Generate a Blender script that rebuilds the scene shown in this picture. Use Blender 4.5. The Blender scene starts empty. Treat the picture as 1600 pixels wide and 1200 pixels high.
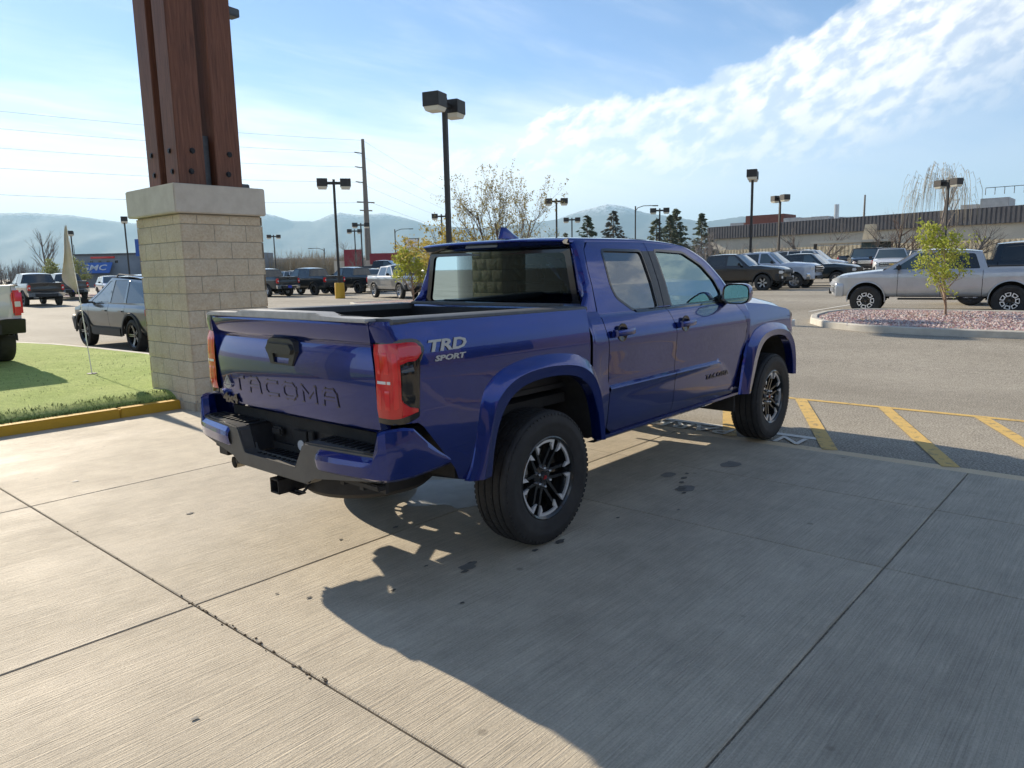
import bpy, bmesh, math, random
from mathutils import Vector, Matrix, noise as mnoise
R_=math.radians; PI=math.pi
scene=bpy.context.scene; COL=scene.collection
# ---------------- camera, sky, sun, exposure ----------------
CAM=Vector((-3.28344,-3.55018,1.63595)); YAW,PITCH,ROLL,FPX=0.7208059,0.15580510,-0.02092606,1147.3707
cam=bpy.data.cameras.new('camera'); camo=bpy.data.objects.new('camera',cam); COL.objects.link(camo); scene.camera=camo
_f=Vector((math.cos(YAW)*math.cos(PITCH),math.sin(YAW)*math.cos(PITCH),-math.sin(PITCH)))
_r=Vector((math.sin(YAW),-math.cos(YAW),0)); _u=_r.cross(_f)
_r2=_r*math.cos(ROLL)+_u*math.sin(ROLL); _u2=-_r*math.sin(ROLL)+_u*math.cos(ROLL)
camo.matrix_world=Matrix(((_r2.x,_u2.x,-_f.x,CAM.x),(_r2.y,_u2.y,-_f.y,CAM.y),(_r2.z,_u2.z,-_f.z,CAM.z),(0,0,0,1)))
cam.sensor_fit='HORIZONTAL'; cam.sensor_width=36; cam.lens=36*FPX/1600; cam.clip_start=0.05; cam.clip_end=60000
SUN_EL=R_(24.5); SUN_AZ=R_(84.0)      # azimuth from +X towards +Y
scene.view_settings.view_transform='Standard'; scene.view_settings.look='None'; scene.view_settings.gamma=1
scene.view_settings.exposure=0.82
world=bpy.data.worlds.new('World'); scene.world=world; world.use_nodes=True
def build_world():
    nt=world.node_tree; N=nt.nodes; L=nt.links; N.clear()
    out=N.new('ShaderNodeOutputWorld'); bg=N.new('ShaderNodeBackground'); bg.inputs['Strength'].default_value=0.105
    sky=N.new('ShaderNodeTexSky'); sky.sky_type='NISHITA'; sky.sun_disc=False; sky.sun_elevation=SUN_EL
    sky.sun_rotation=PI/2-SUN_AZ; sky.altitude=900; sky.air_density=0.8; sky.dust_density=0.1; sky.ozone_density=3.0
    tc=N.new('ShaderNodeTexCoord'); sep=N.new('ShaderNodeSeparateXYZ'); L.new(tc.outputs['Generated'],sep.inputs[0])
    def math_(op,a,b=None,c=None,clamp=False):
        n=N.new('ShaderNodeMath'); n.operation=op; n.use_clamp=clamp
        for i,v in enumerate((a,b,c)):
            if v is None: continue
            if isinstance(v,(int,float)): n.inputs[i].default_value=v
            else: L.new(v,n.inputs[i])
        return n.outputs[0]
    def mr(v,a,b,c=0.0,d=1.0,smooth=True):
        n=N.new('ShaderNodeMapRange'); n.interpolation_type='SMOOTHSTEP' if smooth else 'LINEAR'
        L.new(v,n.inputs[0]); n.inputs[1].default_value=a; n.inputs[2].default_value=b; n.inputs[3].default_value=c; n.inputs[4].default_value=d
        return n.outputs[0]
    # project on a cloud layer plane
    zz=math_('ADD',math_('MAXIMUM',sep.outputs['Z'],0.0),0.06)
    px=math_('DIVIDE',sep.outputs['X'],zz); py=math_('DIVIDE',sep.outputs['Y'],zz)
    cb=N.new('ShaderNodeCombineXYZ'); L.new(px,cb.inputs[0]); L.new(py,cb.inputs[1])
    def nz(scale,detail,rough,dist=0.0,stretch=(1,1,1),rot=0.0,off=(0,0,0)):
        mp=N.new('ShaderNodeMapping'); L.new(cb.outputs[0],mp.inputs[0]); mp.inputs['Scale'].default_value=stretch; mp.inputs['Rotation'].default_value=(0,0,rot); mp.inputs['Location'].default_value=off
        n=N.new('ShaderNodeTexNoise'); L.new(mp.outputs[0],n.inputs['Vector']); n.inputs['Scale'].default_value=scale; n.inputs['Detail'].default_value=detail; n.inputs['Roughness'].default_value=rough; n.inputs['Distortion'].default_value=dist
        return n.outputs['Fac']
    return nt,N,L,out,bg,sky,sep,px,py,math_,mr,nz
nt,N,L,out,bg,sky,sep,px_,py_,math_,mr_,nz_=build_world()
def clouds():
    # azimuth/elevation of the direction
    az=math_('ARCTAN2',sep.outputs['Y'],sep.outputs['X'])          # radians
    el=math_('ARCSINE',sep.outputs['Z'])
    # band A: the bank that climbs to the right (its upper edge is a slanting line in azimuth/elevation)
    cb2=N.new('ShaderNodeCombineXYZ'); L.new(math_('MULTIPLY',az,5.0),cb2.inputs[0]); L.new(math_('MULTIPLY',math_('ADD',el,math_('MULTIPLY',az,0.30)),8.0),cb2.inputs[1])
    def nb(scale,detail,rough,dist=0.0,off=0.0):
        n=N.new('ShaderNodeTexNoise'); n.noise_dimensions='3D'; L.new(cb2.outputs[0],n.inputs['Vector']); n.inputs['Scale'].default_value=scale; n.inputs['Detail'].default_value=detail; n.inputs['Roughness'].default_value=rough; n.inputs['Distortion'].default_value=dist
        return n.outputs['Fac']
    edge_n=math_('MULTIPLY',math_('SUBTRACT',nb(1.7,8,0.62,.2),0.5),0.10)
    up=math_('ADD',math_('ADD',mr_(az,0.0,0.40,0.42,0.250,False),mr_(az,0.40,0.68,0.0,-0.055,False)),mr_(az,0.68,1.0,0.0,-0.11,False))
    upn=math_('ADD',up,edge_n)
    top=mr_(math_('SUBTRACT',upn,el),0.0,0.016)
    thick=mr_(az,0.1,0.75,0.21,0.12,False)
    dep=math_('DIVIDE',math_('SUBTRACT',upn,el),thick)
    lowfade=mr_(dep,1.25,0.45,0.16,1.0)
    puff=mr_(nb(5.5,9,0.58,0.15),0.38,0.60)
    wisp=mr_(nb(1.1,8,0.6,0.3),0.30,0.55)
    A=math_('MULTIPLY',math_('MULTIPLY',top,lowfade),math_('ADD',math_('MULTIPLY',math_('MULTIPLY',puff,wisp),0.40),math_('ADD',math_('MULTIPLY',puff,0.22),0.46)))
    # thin streaks everywhere
    st=mr_(nz_(0.9,7,0.6,0.3,(1,3.2,1),0.5,(4,2,0)),0.44,0.80)
    B=math_('MULTIPLY',st,0.24)
    # left small clouds near horizon
    st2=mr_(nz_(1.6,6,0.55,0.2,(0.6,2.0,1),1.2,(1,7,0)),0.52,0.66)
    C=math_('MULTIPLY',math_('MULTIPLY',st2,mr_(az,0.95,1.2)),mr_(el,0.26,0.16))
    # brightness above the far ridge
    hz=mr_(math_('ADD',el,math_('MULTIPLY',math_('SUBTRACT',nz_(1.1,7,0.6,0.3,(1,2.2,1),.3),0.5),0.16)),0.27,0.085)
    D=math_('MULTIPLY',hz,mr_(az,0.10,0.85,0.35,1.0))
    tot=math_('MAXIMUM',math_('MAXIMUM',A,B),math_('MAXIMUM',math_('MULTIPLY',C,0.7),D))
    tot=math_('MULTIPLY',math_('MULTIPLY',tot,0.93),mr_(sep.outputs['Z'],-0.02,0.0))
    mix=N.new('ShaderNodeMix'); mix.data_type='RGBA'; L.new(tot,mix.inputs['Factor'])
    L.new(sky.outputs[0],mix.inputs['A'])
    # cloud colour brighter towards the sun
    dot=N.new('ShaderNodeVectorMath'); dot.operation='DOT_PRODUCT'; tc=N.new('ShaderNodeTexCoord'); L.new(tc.outputs['Generated'],dot.inputs[0])
    dot.inputs[1].default_value=(math.cos(SUN_AZ)*math.cos(SUN_EL),math.sin(SUN_AZ)*math.cos(SUN_EL),math.sin(SUN_EL))
    br=mr_(dot.outputs['Value'],0.0,1.0,0.80,1.15,False)
    col=N.new('ShaderNodeVectorMath'); col.operation='SCALE'; col.inputs[0].default_value=(7.6,7.6,7.6); L.new(br,col.inputs['Scale'])
    L.new(col.outputs[0],mix.inputs['B'])
    L.new(mix.outputs['Result'],bg.inputs['Color']); L.new(bg.outputs[0],out.inputs['Surface'])
clouds()
sl=bpy.data.lights.new('sun','SUN'); sl.energy=4.9; sl.angle=R_(0.53); sl.color=(1.0,0.88,0.70)
so=bpy.data.objects.new('sun',sl); COL.objects.link(so); so.location=(0,60,30)
so.rotation_euler=Vector((-math.cos(SUN_AZ)*math.cos(SUN_EL),-math.sin(SUN_AZ)*math.cos(SUN_EL),-math.sin(SUN_EL))).to_track_quat('-Z','Y').to_euler()

# ---------------- helpers ----------------
def sstep(t): t=min(1,max(0,t)); return t*t*(3-2*t)
def H(x,y): return .25*sstep((x-8)/10)*(1-.8*sstep((y-10)/20))
def lerp(a,b,t): return a+(b-a)*t
def tab(T,x):
    if x<=T[0][0]: return T[0][1]
    for (a,b),(c,d) in zip(T,T[1:]):
        if x<=c: return lerp(b,d,(x-a)/(c-a)) if c>a else d
    return T[-1][1]
def resample(P,n):
    P=[Vector(p) for p in P]; d=[0]
    for a,b in zip(P,P[1:]): d.append(d[-1]+(b-a).length)
    o=[];k=0
    for i in range(n):
        t=d[-1]*i/(n-1)
        while k<len(d)-2 and d[k+1]<t: k+=1
        s=(t-d[k])/max(1e-9,d[k+1]-d[k]); o.append(P[k].lerp(P[k+1],min(1,s)))
    return o
def smoothpoly(P,it=2):
    P=[Vector(p) for p in P]
    for _ in range(it):
        Q=[P[0]]
        for a,b in zip(P,P[1:]): Q+= [a.lerp(b,.25),a.lerp(b,.75)]
        Q.append(P[-1]); P=Q
    return P
class MB:
    def __init__(s): s.b=bmesh.new()
    def face(s,pts,mi=0):
        try:
            f=s.b.faces.new([s.b.verts.new(p) for p in pts]); f.material_index=mi; return f
        except Exception: return None
    def grid(s,rows,close=False,mi=0,flip=False):
        V=[[s.b.verts.new(p) for p in r] for r in rows]
        n=len(V[0])
        for i in range(len(V)-1):
            for j in range(n if close else n-1):
                a,b,c,d=V[i][j],V[i][(j+1)%n],V[i+1][(j+1)%n],V[i+1][j]
                try:
                    f=s.b.faces.new((d,c,b,a) if flip else (a,b,c,d)); f.material_index=mi
                except Exception: pass
        return V
    def box(s,c,sz,rot=None,bev=0.0,mi=0):
        M=Matrix.Translation(c)@(rot.to_4x4() if rot else Matrix.Identity(4))@Matrix.Diagonal((sz[0],sz[1],sz[2],1))
        t=bmesh.new(); bmesh.ops.create_cube(t,size=1,matrix=M)
        if bev: bmesh.ops.bevel(t,geom=t.edges[:],offset=bev,segments=2,affect='EDGES')
        for f in t.faces: f.material_index=mi
        s.merge(t)
    def merge(s,t):
        vm={v:s.b.verts.new(v.co) for v in t.verts}
        for f in t.faces:
            try:
                g=s.b.faces.new([vm[v] for v in f.verts]); g.material_index=f.material_index
            except Exception: pass
        t.free()
    def tube(s,P,r,n=8,cap=True,mi=0):
        P=[Vector(p) for p in P]; R=r if isinstance(r,(list,tuple)) else [r]*len(P); rows=[]; up=None
        for i,p in enumerate(P):
            d=((P[min(i+1,len(P)-1)]-P[max(i-1,0)])).normalized()
            if up is None:
                up=Vector((0,0,1)) if abs(d.z)<.9 else Vector((1,0,0))
            x=d.cross(up).normalized(); y=x.cross(d).normalized(); up=y
            rows.append([p+(x*math.cos(2*PI*k/n)+y*math.sin(2*PI*k/n))*R[i] for k in range(n)])
        V=s.grid(rows,close=True,mi=mi)
        if cap:
            for q in (V[0][::-1],V[-1]):
                try: s.b.faces.new(q).material_index=mi
                except Exception: pass
    def lathe(s,prof,n=32,M=None,mi=0,close=False):
        # prof: (r, h) pairs about local Z
        rows=[]
        for r,h in prof:
            rows.append([(M@Vector((r*math.cos(2*PI*k/n),r*math.sin(2*PI*k/n),h))) if M else Vector((r*math.cos(2*PI*k/n),r*math.sin(2*PI*k/n),h)) for k in range(n)])
        if close: rows.append(rows[0])
        s.grid(rows,close=True,mi=mi)
    def prism(s,poly,f0,f1,mi=0):
        # poly 2D list, f0/f1 map (a,b)->3D
        A=[s.b.verts.new(f0(a,b)) for a,b in poly]; B=[s.b.verts.new(f1(a,b)) for a,b in poly]; n=len(poly)
        for q in (A[::-1],B):
            try: s.b.faces.new(q).material_index=mi
            except Exception: pass
        for i in range(n):
            try: s.b.faces.new((A[i],A[(i+1)%n],B[(i+1)%n],B[i])).material_index=mi
            except Exception: pass
    def thick(s,d):
        bmesh.ops.recalc_face_normals(s.b,faces=s.b.faces[:])
        bmesh.ops.solidify(s.b,geom=s.b.faces[:],thickness=d)
    def mirror(s):
        t=bmesh.new(); vm={v:t.verts.new((v.co.x,-v.co.y,v.co.z)) for v in s.b.verts}
        for f in s.b.faces:
            g=t.faces.new([vm[v] for v in reversed(f.verts)]); g.material_index=f.material_index
        s.merge(t)
def setprops(o,label=None,cat=None,group=None,kind=None):
    if label: o['label']=label
    if cat: o['category']=cat
    if group: o['group']=group
    if kind: o['kind']=kind
    return o
def obj(name,mb,mats,parent=None,smooth=30,recalc=True,weld=0.0,loc=None,**kw):
    b=mb.b if isinstance(mb,MB) else mb
    if weld: bmesh.ops.remove_doubles(b,verts=b.verts[:],dist=weld)
    if recalc: bmesh.ops.recalc_face_normals(b,faces=b.faces[:])
    b.normal_update()
    if smooth:
        c=math.radians(smooth)
        for f in b.faces: f.smooth=True
        for e in b.edges:
            if len(e.link_faces)==2 and e.calc_face_angle(0)>c: e.smooth=False
    me=bpy.data.meshes.new(name); b.to_mesh(me); b.free()
    for m in (mats if isinstance(mats,(list,tuple)) else [mats]): me.materials.append(m)
    o=bpy.data.objects.new(name,me); COL.objects.link(o)
    if parent: o.parent=parent
    if loc: o.location=loc
    return setprops(o,**kw)
def empty(name,loc,rz=0,**kw):
    o=bpy.data.objects.new(name,None); COL.objects.link(o); o.location=loc; o.rotation_euler=(0,0,rz); o.empty_display_size=.2
    return setprops(o,**kw)
def copy_tree(o,parent=None):
    c=o.copy(); COL.objects.link(c)
    if parent: c.parent=parent
    for ch in list(o.children): copy_tree(ch,c)
    return c
def fill2d(outline,holes=()):
    """triangulated polygon with holes -> (verts2d, faces)"""
    cu=bpy.data.curves.new('tmp','CURVE'); cu.dimensions='2D'; cu.fill_mode='BOTH'
    for P in [outline]+list(holes):
        sp=cu.splines.new('POLY'); sp.points.add(len(P)-1)
        for i,p in enumerate(P): sp.points[i].co=(p[0],p[1],0,1)
        sp.use_cyclic_u=True
    o=bpy.data.objects.new('tmp',cu); me=o.to_mesh()
    V=[(v.co.x,v.co.y) for v in me.vertices]; F=[tuple(p.vertices) for p in me.polygons]
    o.to_mesh_clear(); bpy.data.objects.remove(o); bpy.data.curves.remove(cu)
    return V,F
def textmesh(mb,s,M,size=1,ext=.004,sx=1.0,shear=0.0,offset=0.0,bev=0,spacing=1.0,mi=0,align='CENTER'):
    cu=bpy.data.curves.new('tmp','FONT'); cu.body=s; cu.size=size; cu.extrude=ext; cu.shear=shear; cu.offset=offset; cu.space_character=spacing
    cu.align_x=align; cu.align_y='CENTER'; cu.resolution_u=2; cu.bevel_depth=bev
    o=bpy.data.objects.new('tmp',cu); me=o.to_mesh(); t=bmesh.new(); t.from_mesh(me)
    for v in t.verts: v.co=M@Vector((v.co.x*sx,v.co.y,v.co.z))
    for f in t.faces: f.material_index=mi
    o.to_mesh_clear(); bpy.data.objects.remove(o); bpy.data.curves.remove(cu); mb.merge(t)
def frame(o,x,y):   # matrix with columns x,y,z=x×y and origin o
    x=Vector(x).normalized(); y=Vector(y).normalized(); z=x.cross(y)
    return Matrix(((x.x,y.x,z.x,o[0]),(x.y,y.y,z.y,o[1]),(x.z,y.z,z.z,o[2]),(0,0,0,1)))
# ---------------- materials ----------------
MATS={}
def mat(name,col=(.5,.5,.5),rough=.5,metal=0.0,coat=0.0,spec=.5,alpha=1,trans=0.0,emit=None,es=1.0,coatr=.03):
    if name in MATS: return MATS[name]
    m=bpy.data.materials.new(name); m.use_nodes=True; b=m.node_tree.nodes['Principled BSDF']
    b.inputs['Base Color'].default_value=(*col,1); b.inputs['Roughness'].default_value=rough; b.inputs['Metallic'].default_value=metal
    b.inputs['Coat Weight'].default_value=coat; b.inputs['Coat Roughness'].default_value=coatr; b.inputs['Specular IOR Level'].default_value=spec
    b.inputs['Transmission Weight'].default_value=trans
    if emit: b.inputs['Emission Color'].default_value=(*emit,1); b.inputs['Emission Strength'].default_value=es
    MATS[name]=m; return m
def bsdf(m): return m.node_tree.nodes['Principled BSDF']
def nadd(m,t,**kw):
    n=m.node_tree.nodes.new(t)
    for k,v in kw.items():
        if k in n.inputs.keys(): n.inputs[k].default_value=v
        else: setattr(n,k,v)
    return n
def ncoord(m,scale=(1,1,1),rot=(0,0,0),kind='Object'):
    tc=nadd(m,'ShaderNodeTexCoord'); mp=nadd(m,'ShaderNodeMapping'); m.node_tree.links.new(tc.outputs[kind],mp.inputs[0])
    mp.inputs['Scale'].default_value=scale; mp.inputs['Rotation'].default_value=rot; return mp.outputs[0]
def nnoise(m,vec,scale,detail=5,rough=.6,dist=0):
    n=nadd(m,'ShaderNodeTexNoise'); m.node_tree.links.new(vec,n.inputs['Vector']); n.inputs['Scale'].default_value=scale
    n.inputs['Detail'].default_value=detail; n.inputs['Roughness'].default_value=rough; n.inputs['Distortion'].default_value=dist; return n.outputs['Fac']
def nramp(m,fac,stops):
    r=nadd(m,'ShaderNodeValToRGB'); m.node_tree.links.new(fac,r.inputs[0]); e=r.color_ramp.elements
    while len(e)<len(stops): e.new(0.5)
    for i,(p,c) in enumerate(stops): e[i].position=p; e[i].color=(*c,1) if len(c)==3 else c
    return r.outputs[0]
def nmix(m,fac,a,b,mode='MIX'):
    n=nadd(m,'ShaderNodeMix'); n.data_type='RGBA'; n.blend_type=mode
    for k,v in (('Factor',fac),('A',a),('B',b)):
        if hasattr(v,'links') or hasattr(v,'is_linked'): m.node_tree.links.new(v,n.inputs[k])
        else: n.inputs[k].default_value=v if k=='Factor' else (*v,1)
    return n.outputs['Result']
def nbump(m,h,strength,dist=.01):
    b=nadd(m,'ShaderNodeBump'); m.node_tree.links.new(h,b.inputs['Height']); b.inputs['Strength'].default_value=strength; b.inputs['Distance'].default_value=dist
    m.node_tree.links.new(b.outputs[0],bsdf(m).inputs['Normal'])
def setc(m,out_,key='Base Color'): m.node_tree.links.new(out_,bsdf(m).inputs[key])
def g3(v): return (v,v,v)
def noisy(name,c0,c1,scale,rough=.85,bump=.3,bs=None,detail=8,metal=0,stretch=(1,1,1),bd=.01):
    if name in MATS: return MATS[name]
    m=mat(name,c0,rough,metal); v=ncoord(m,stretch); f=nnoise(m,v,scale,detail,.65)
    setc(m,nramp(m,f,[(.3,c0),(.7,c1)]))
    if bump: nbump(m,nnoise(m,v,bs or scale*4,4,.6),bump,bd)
    return m
def paint(name,col,metal=.55,rough=.32,coat=1.0):
    if name in MATS: return MATS[name]
    m=mat(name,col,rough,metal,coat=coat,coatr=.015)
    v=ncoord(m); f=nnoise(m,v,3.0,6,.6); lo=tuple(c*.93 for c in col); hi=tuple(min(1,c*1.07) for c in col)
    setc(m,nramp(m,f,[(.35,lo),(.65,hi)])); return m
M_blue=paint('blue_paint',(.0012,.020,.195),.68,.22,1.0)
M_black=noisy('black_plastic',(.012,.012,.013),(.022,.022,.024),30,.55,.15)
M_grey=noisy('grey_plastic',(.075,.078,.08),(.105,.108,.11),25,.5,.1)
M_grey2=noisy('handle_plastic',(.022,.023,.024),(.034,.035,.036),25,.42,.05)
M_cap=noisy('sunlit_cap',(.36,.36,.35),(.55,.55,.53),14,.55,.2,60)  # tailgate cap: sunlight put into the plastic's colour as a paler grey
M_bumper=noisy('bumper_grey',(.085,.083,.078),(.115,.112,.105),12,.45,.06)
M_under=noisy('underbody',(.012,.012,.012),(.03,.028,.026),8,.8,.3)
M_gloss=mat('gloss_black',(.008,.008,.009),.12,0,coat=.6)
M_rubber=noisy('tyre_rubber',(.016,.016,.017),(.034,.033,.032),9,.72,.1,40)
M_alloy=mat('machined_alloy',(.80,.80,.80),.34,.45)
M_alloyg=mat('alloy_silver',(.45,.46,.48),.3,.85)
M_dwheel=mat('black_alloy',(.016,.018,.02),.24,.3,coat=.6)
M_chrome=mat('chrome',(.75,.76,.78),.1,1.0)
M_steel=noisy('steel',(.30,.28,.25),(.42,.40,.36),20,.35,.05,metal=.9)
M_redlens=mat('red_lens',(.60,.005,.010),.14,0,coat=.9)
M_redlens2=mat('bright_red_lens',(.72,.012,.016),.18,0,coat=.8)
M_whitelens=mat('white_lens',(.75,.74,.72),.15,0,coat=.8)
M_redmark=mat('red_mark',(.35,.01,.015),.4)
M_white=mat('white_plastic',(.75,.75,.74),.4)
M_decal=mat('silver_decal',(.46,.46,.43),.35,.2)
M_seat=noisy('seat_fabric',(.02,.02,.022),(.035,.035,.036),30,.85,.2)
def glassmat(name,tint,mixf,rough=.01,ior=1.5,gc=(.95,.98,1)):
    """window glass: tinted transparent pane with a mirror-like Fresnel surface"""
    m=bpy.data.materials.new(name); m.use_nodes=True; n=m.node_tree.nodes; l=m.node_tree.links; n.clear()
    o=n.new('ShaderNodeOutputMaterial'); t=n.new('ShaderNodeBsdfTransparent'); t.inputs[0].default_value=(*tint,1)
    g=n.new('ShaderNodeBsdfGlossy'); g.inputs['Roughness'].default_value=rough; g.inputs[0].default_value=(*gc,1)
    fr=n.new('ShaderNodeFresnel'); fr.inputs[0].default_value=ior
    ad=n.new('ShaderNodeMath'); ad.operation='ADD'; ad.use_clamp=True; l.new(fr.outputs[0],ad.inputs[0]); ad.inputs[1].default_value=mixf
    x=n.new('ShaderNodeMixShader'); l.new(ad.outputs[0],x.inputs[0]); l.new(t.outputs[0],x.inputs[1]); l.new(g.outputs[0],x.inputs[2]); l.new(x.outputs[0],o.inputs[0])
    MATS[name]=m; return m
G_front=glassmat('front_glass',(.66,.90,.86),.24,gc=(.72,.95,.95))
G_priv=glassmat('privacy_glass',(.09,.12,.13),.16)
G_back=glassmat('back_glass',(.10,.14,.15),.0,ior=1.37,gc=(.62,.80,.84))
G_ws=glassmat('windscreen_glass',(.70,.82,.80),.03)
M_bgglass=mat('car_glass',(.012,.018,.022),.06,0,coat=.3,spec=.8)
M_bgglass2=mat('car_glass_light',(.06,.09,.10),.05,0,coat=.6,spec=.9)
def ipow(v): return v
HAZE=0.00008
# ---------------- wheels ----------------
def axisM(c,s):   # local Z -> outward (s*Y)
    return Matrix.Translation(c)@(Matrix.Rotation(-PI/2*s,4,'X'))
def tyre_mb(c,s,R,w,rimr,n=72,treads=True):
    mb=MB(); M=axisM(c,s); h=w/2
    P=[(rimr-.012,-h*.72),(rimr+.006,-h*.9),(rimr+.05,-h*1.02),(R-.06,-h*1.03),(R-.028,-h*.98),(R-.006,-h*.86)]
    if treads:
        for a in (-.62,-.22,.22,.62):
            P+=[(R,h*(a-.13)),(R,h*(a-.035)),(R-.010,h*(a-.025)),(R-.010,h*(a+.025)),(R,h*(a+.035)),(R,h*(a+.13))]
    else: P+=[(R,-h*.5),(R,h*.5)]
    P+=[(R-.006,h*.86),(R-.028,h*.98),(R-.06,h*1.03),(R-.075,h*1.045),(R-.082,h*1.02),(rimr+.05,h*1.02),(rimr+.02,h*.95),(rimr+.006,h*.9),(rimr-.012,h*.72)]
    mb.lathe(P,n,M)
    if treads:   # shoulder blocks
        for k in range(n):
            a=2*PI*k/n
            for sg in (-1,1):
                cc=M@Vector(((R-.023)*math.cos(a),(R-.024)*math.sin(a),sg*h*.87))
                rot=(M.to_3x3()@Matrix.Rotation(a,3,'Z')@Matrix.Rotation(sg*.30,3,'Y'))
                mb.box(cc,(.012,.020,.030),rot)
            for b,ph in ((-.42,.3),(0,.6),(.42,.1)):
                a2=2*PI*(k+ph)/n
                cc=M@Vector(((R+.001)*math.cos(a2),(R+.001)*math.sin(a2),b*h))
                mb.box(cc,(.0035,.022,.034),(M.to_3x3()@Matrix.Rotation(a2,3,'Z')@Matrix.Rotation(.3,3,'X')))
    return mb
def hero_wheel(parent,x,y,s,R=.40,w=.255,rot0=0.0):
    rr=.243; c=Vector((x,y,R)); h=w/2
    wh=obj('wheel',tyre_mb(c,s,R,w,rr),M_rubber,parent,40)
    M=axisM(c,s)@Matrix.Rotation(rot0,4,'Z')
    rb=MB()  # black rim barrel + spokes + hub
    rb.lathe([(rr-.004,-h*.85),(rr-.02,-h*.6),(rr-.035,0),(rr-.022,h*.55),(rr-.012,h*.70)],48,M)
    rb.lathe([(rr+.012,h*.80),(rr+.010,h*.9),(rr,h*.93),(rr-.012,h*.86),(rr-.02,h*.6)],64,M)
    zf=h*.66
    for k in range(6):
        a0=k*PI/3
        for sg in (-1,1):
            off=sg*.026
            # spoke bar from hub to rim parallel to the radial direction, slight splay
            P=[]
            r0,r1=.055,rr-.012
            for (r,z,hw) in ((r0,zf-.018,.017),(.10,zf-.014,.0125),(.16,zf-.004,.0115),(r1,zf+.006,.013)):
                o=off*(0.9 if r<.08 else 1.0+ (r-.1)*1.2)
                P.append((r,o,hw,z))
            rows=[]
            for (r,o,hw,z) in P:
                q=[(r,o-hw,z-.02),(r,o-hw*.75,z),(r,o+hw*.75,z),(r,o+hw,z-.02),(r,o+hw*.8,z-.05),(r,o-hw*.8,z-.05)]
                Rz=Matrix.Rotation(a0,4,'Z'); rows.append([M@(Rz@Vector(t)) for t in q])
            rb.grid(rows,close=True)
    rb.lathe([(.0,zf-.008),(.034,zf-.008),(.037,zf-.014),(.072,zf-.022),(.082,zf-.045),(.085,zf-.08),(.0,zf-.08)],32,M)
    rim=obj('rim',rb,M_dwheel,wh,30)
    sb=MB()  # machined ring segments with feet, between the spoke pairs
    for k in range(6):
        a0=k*PI/3+PI/6; hw=R_(22.5)
        outer=rr+.0; inner=rr-.030; z=zf+.017
        Q=[]; n=10
        A=[a0-hw+2*hw*i/n for i in range(n+1)]
        poly=[(outer*math.cos(a),outer*math.sin(a)) for a in A]
        e1=a0+hw-.015; e0=a0-hw+.015
        poly+=[(rr-.072)*math.cos(e1+.03) and ((rr-.075)*math.cos(e1+.02),(rr-.075)*math.sin(e1+.02)),((rr-.045)*math.cos(e1-.10),(rr-.045)*math.sin(e1-.10))]
        poly+=[(inner*math.cos(a),inner*math.sin(a)) for a in A[::-1][1:-1]]
        poly+=[((rr-.045)*math.cos(e0+.10),(rr-.045)*math.sin(e0+.10)),((rr-.075)*math.cos(e0-.02),(rr-.075)*math.sin(e0-.02))]
        V,F=fill2d(poly)
        t=bmesh.new(); vs=[t.verts.new((a,b,z-.0)) for a,b in V]
        for f in F:
            try: t.faces.new([vs[i] for i in f])
            except Exception: pass
        ext=bmesh.ops.extrude_face_region(t,geom=t.faces[:]); 
        for e in ext['geom']:
            if isinstance(e,bmesh.types.BMVert): e.co.z-=.014
        for v in t.verts: v.co=M@v.co
        sb.merge(t)
    obj('rim_face',sb,M_alloy,wh,30)
    for k in range(6):
        lb=MB(); a=k*PI/3+PI/6+.0; 
        MM=M@Matrix.Translation((.057*math.cos(a),.057*math.sin(a),0))
        lb.lathe([(.0,zf+.008),(.006,zf+.008),(.010,zf+.002),(.011,zf-.03)],10,MM)
        obj('lug_nut',lb,M_chrome,wh,40)
    cb=MB(); cb.lathe([(0,zf+.001),(.024,zf+.001),(.028,zf-.004),(.028,zf-.012)],20,M)
    cap=obj('hub_cap',cb,M_gloss,wh)
    tb=MB()
    for poly in ([(-.014,-.010),(-.004,-.010),(.006,.010),(-.004,.010)],[(.000,-.010),(.010,-.010),(.015,.002),(.009,.010),(.006,.002)]):
        tb.prism(poly,lambda a,b:M@Vector((a,b,zf+.001)),lambda a,b:M@Vector((a,b,zf+.004)))
    obj('emblem',tb,M_redmark,wh,0)
    db=MB(); db.lathe([(0,-.01),(.165,-.01),(.165,-.035),(0,-.035)],40,M); 
    db.box(M@Vector((-.13,.05,-.01)),(.09,.09,.09),M.to_3x3(),.01)
    obj('brake_disc',db,M_steel,wh,30)
    return wh
# ---------------- the blue pickup ----------------
def T(z):  # half width of greenhouse
    return tab([(1.28,.862),(1.32,.838),(1.50,.787),(1.66,.727),(1.76,.683),(1.80,.655),(1.83,.60)],z)
YD=[(.48,.79),(.51,.838),(.535,.868),(.60,.888),(.70,.899),(.80,.908),(.832,.920),(.842,.918),(.856,.900),(.88,.899),(1.0,.910),(1.09,.922),(1.13,.929),(1.16,.928),(1.19,.920),(1.25,.903),(1.30,.872),(1.32,.842)]
YB=[(.48,.87),(.53,.905),(.60,.918),(.80,.928),(1.0,.925),(1.12,.926),(1.17,.928),(1.22,.921),(1.30,.908),(1.36,.893),(1.395,.885)]
_tab0=tab
def tab(Tb,x):
    if Tb is YD and x>.90: return sum(_tab0(YD,x+d) for d in (-.036,-.024,-.012,0,.012,.024,.036))/7 if x<1.285 else _tab0(YD,x)
    if Tb is YB: return sum(_tab0(YB,x+d) for d in (-.05,-.03,-.01,.01,.03,.05))/6
    return _tab0(Tb,x)
def corner_plan():  # (x, inset) from the tailgate edge round to the side
    return [(-1.100,.150),(-1.101,.115),(-1.099,.080),(-1.092,.052),(-1.077,.030),(-1.055,.015),(-1.025,.006),(-.985,.0)]
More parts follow.
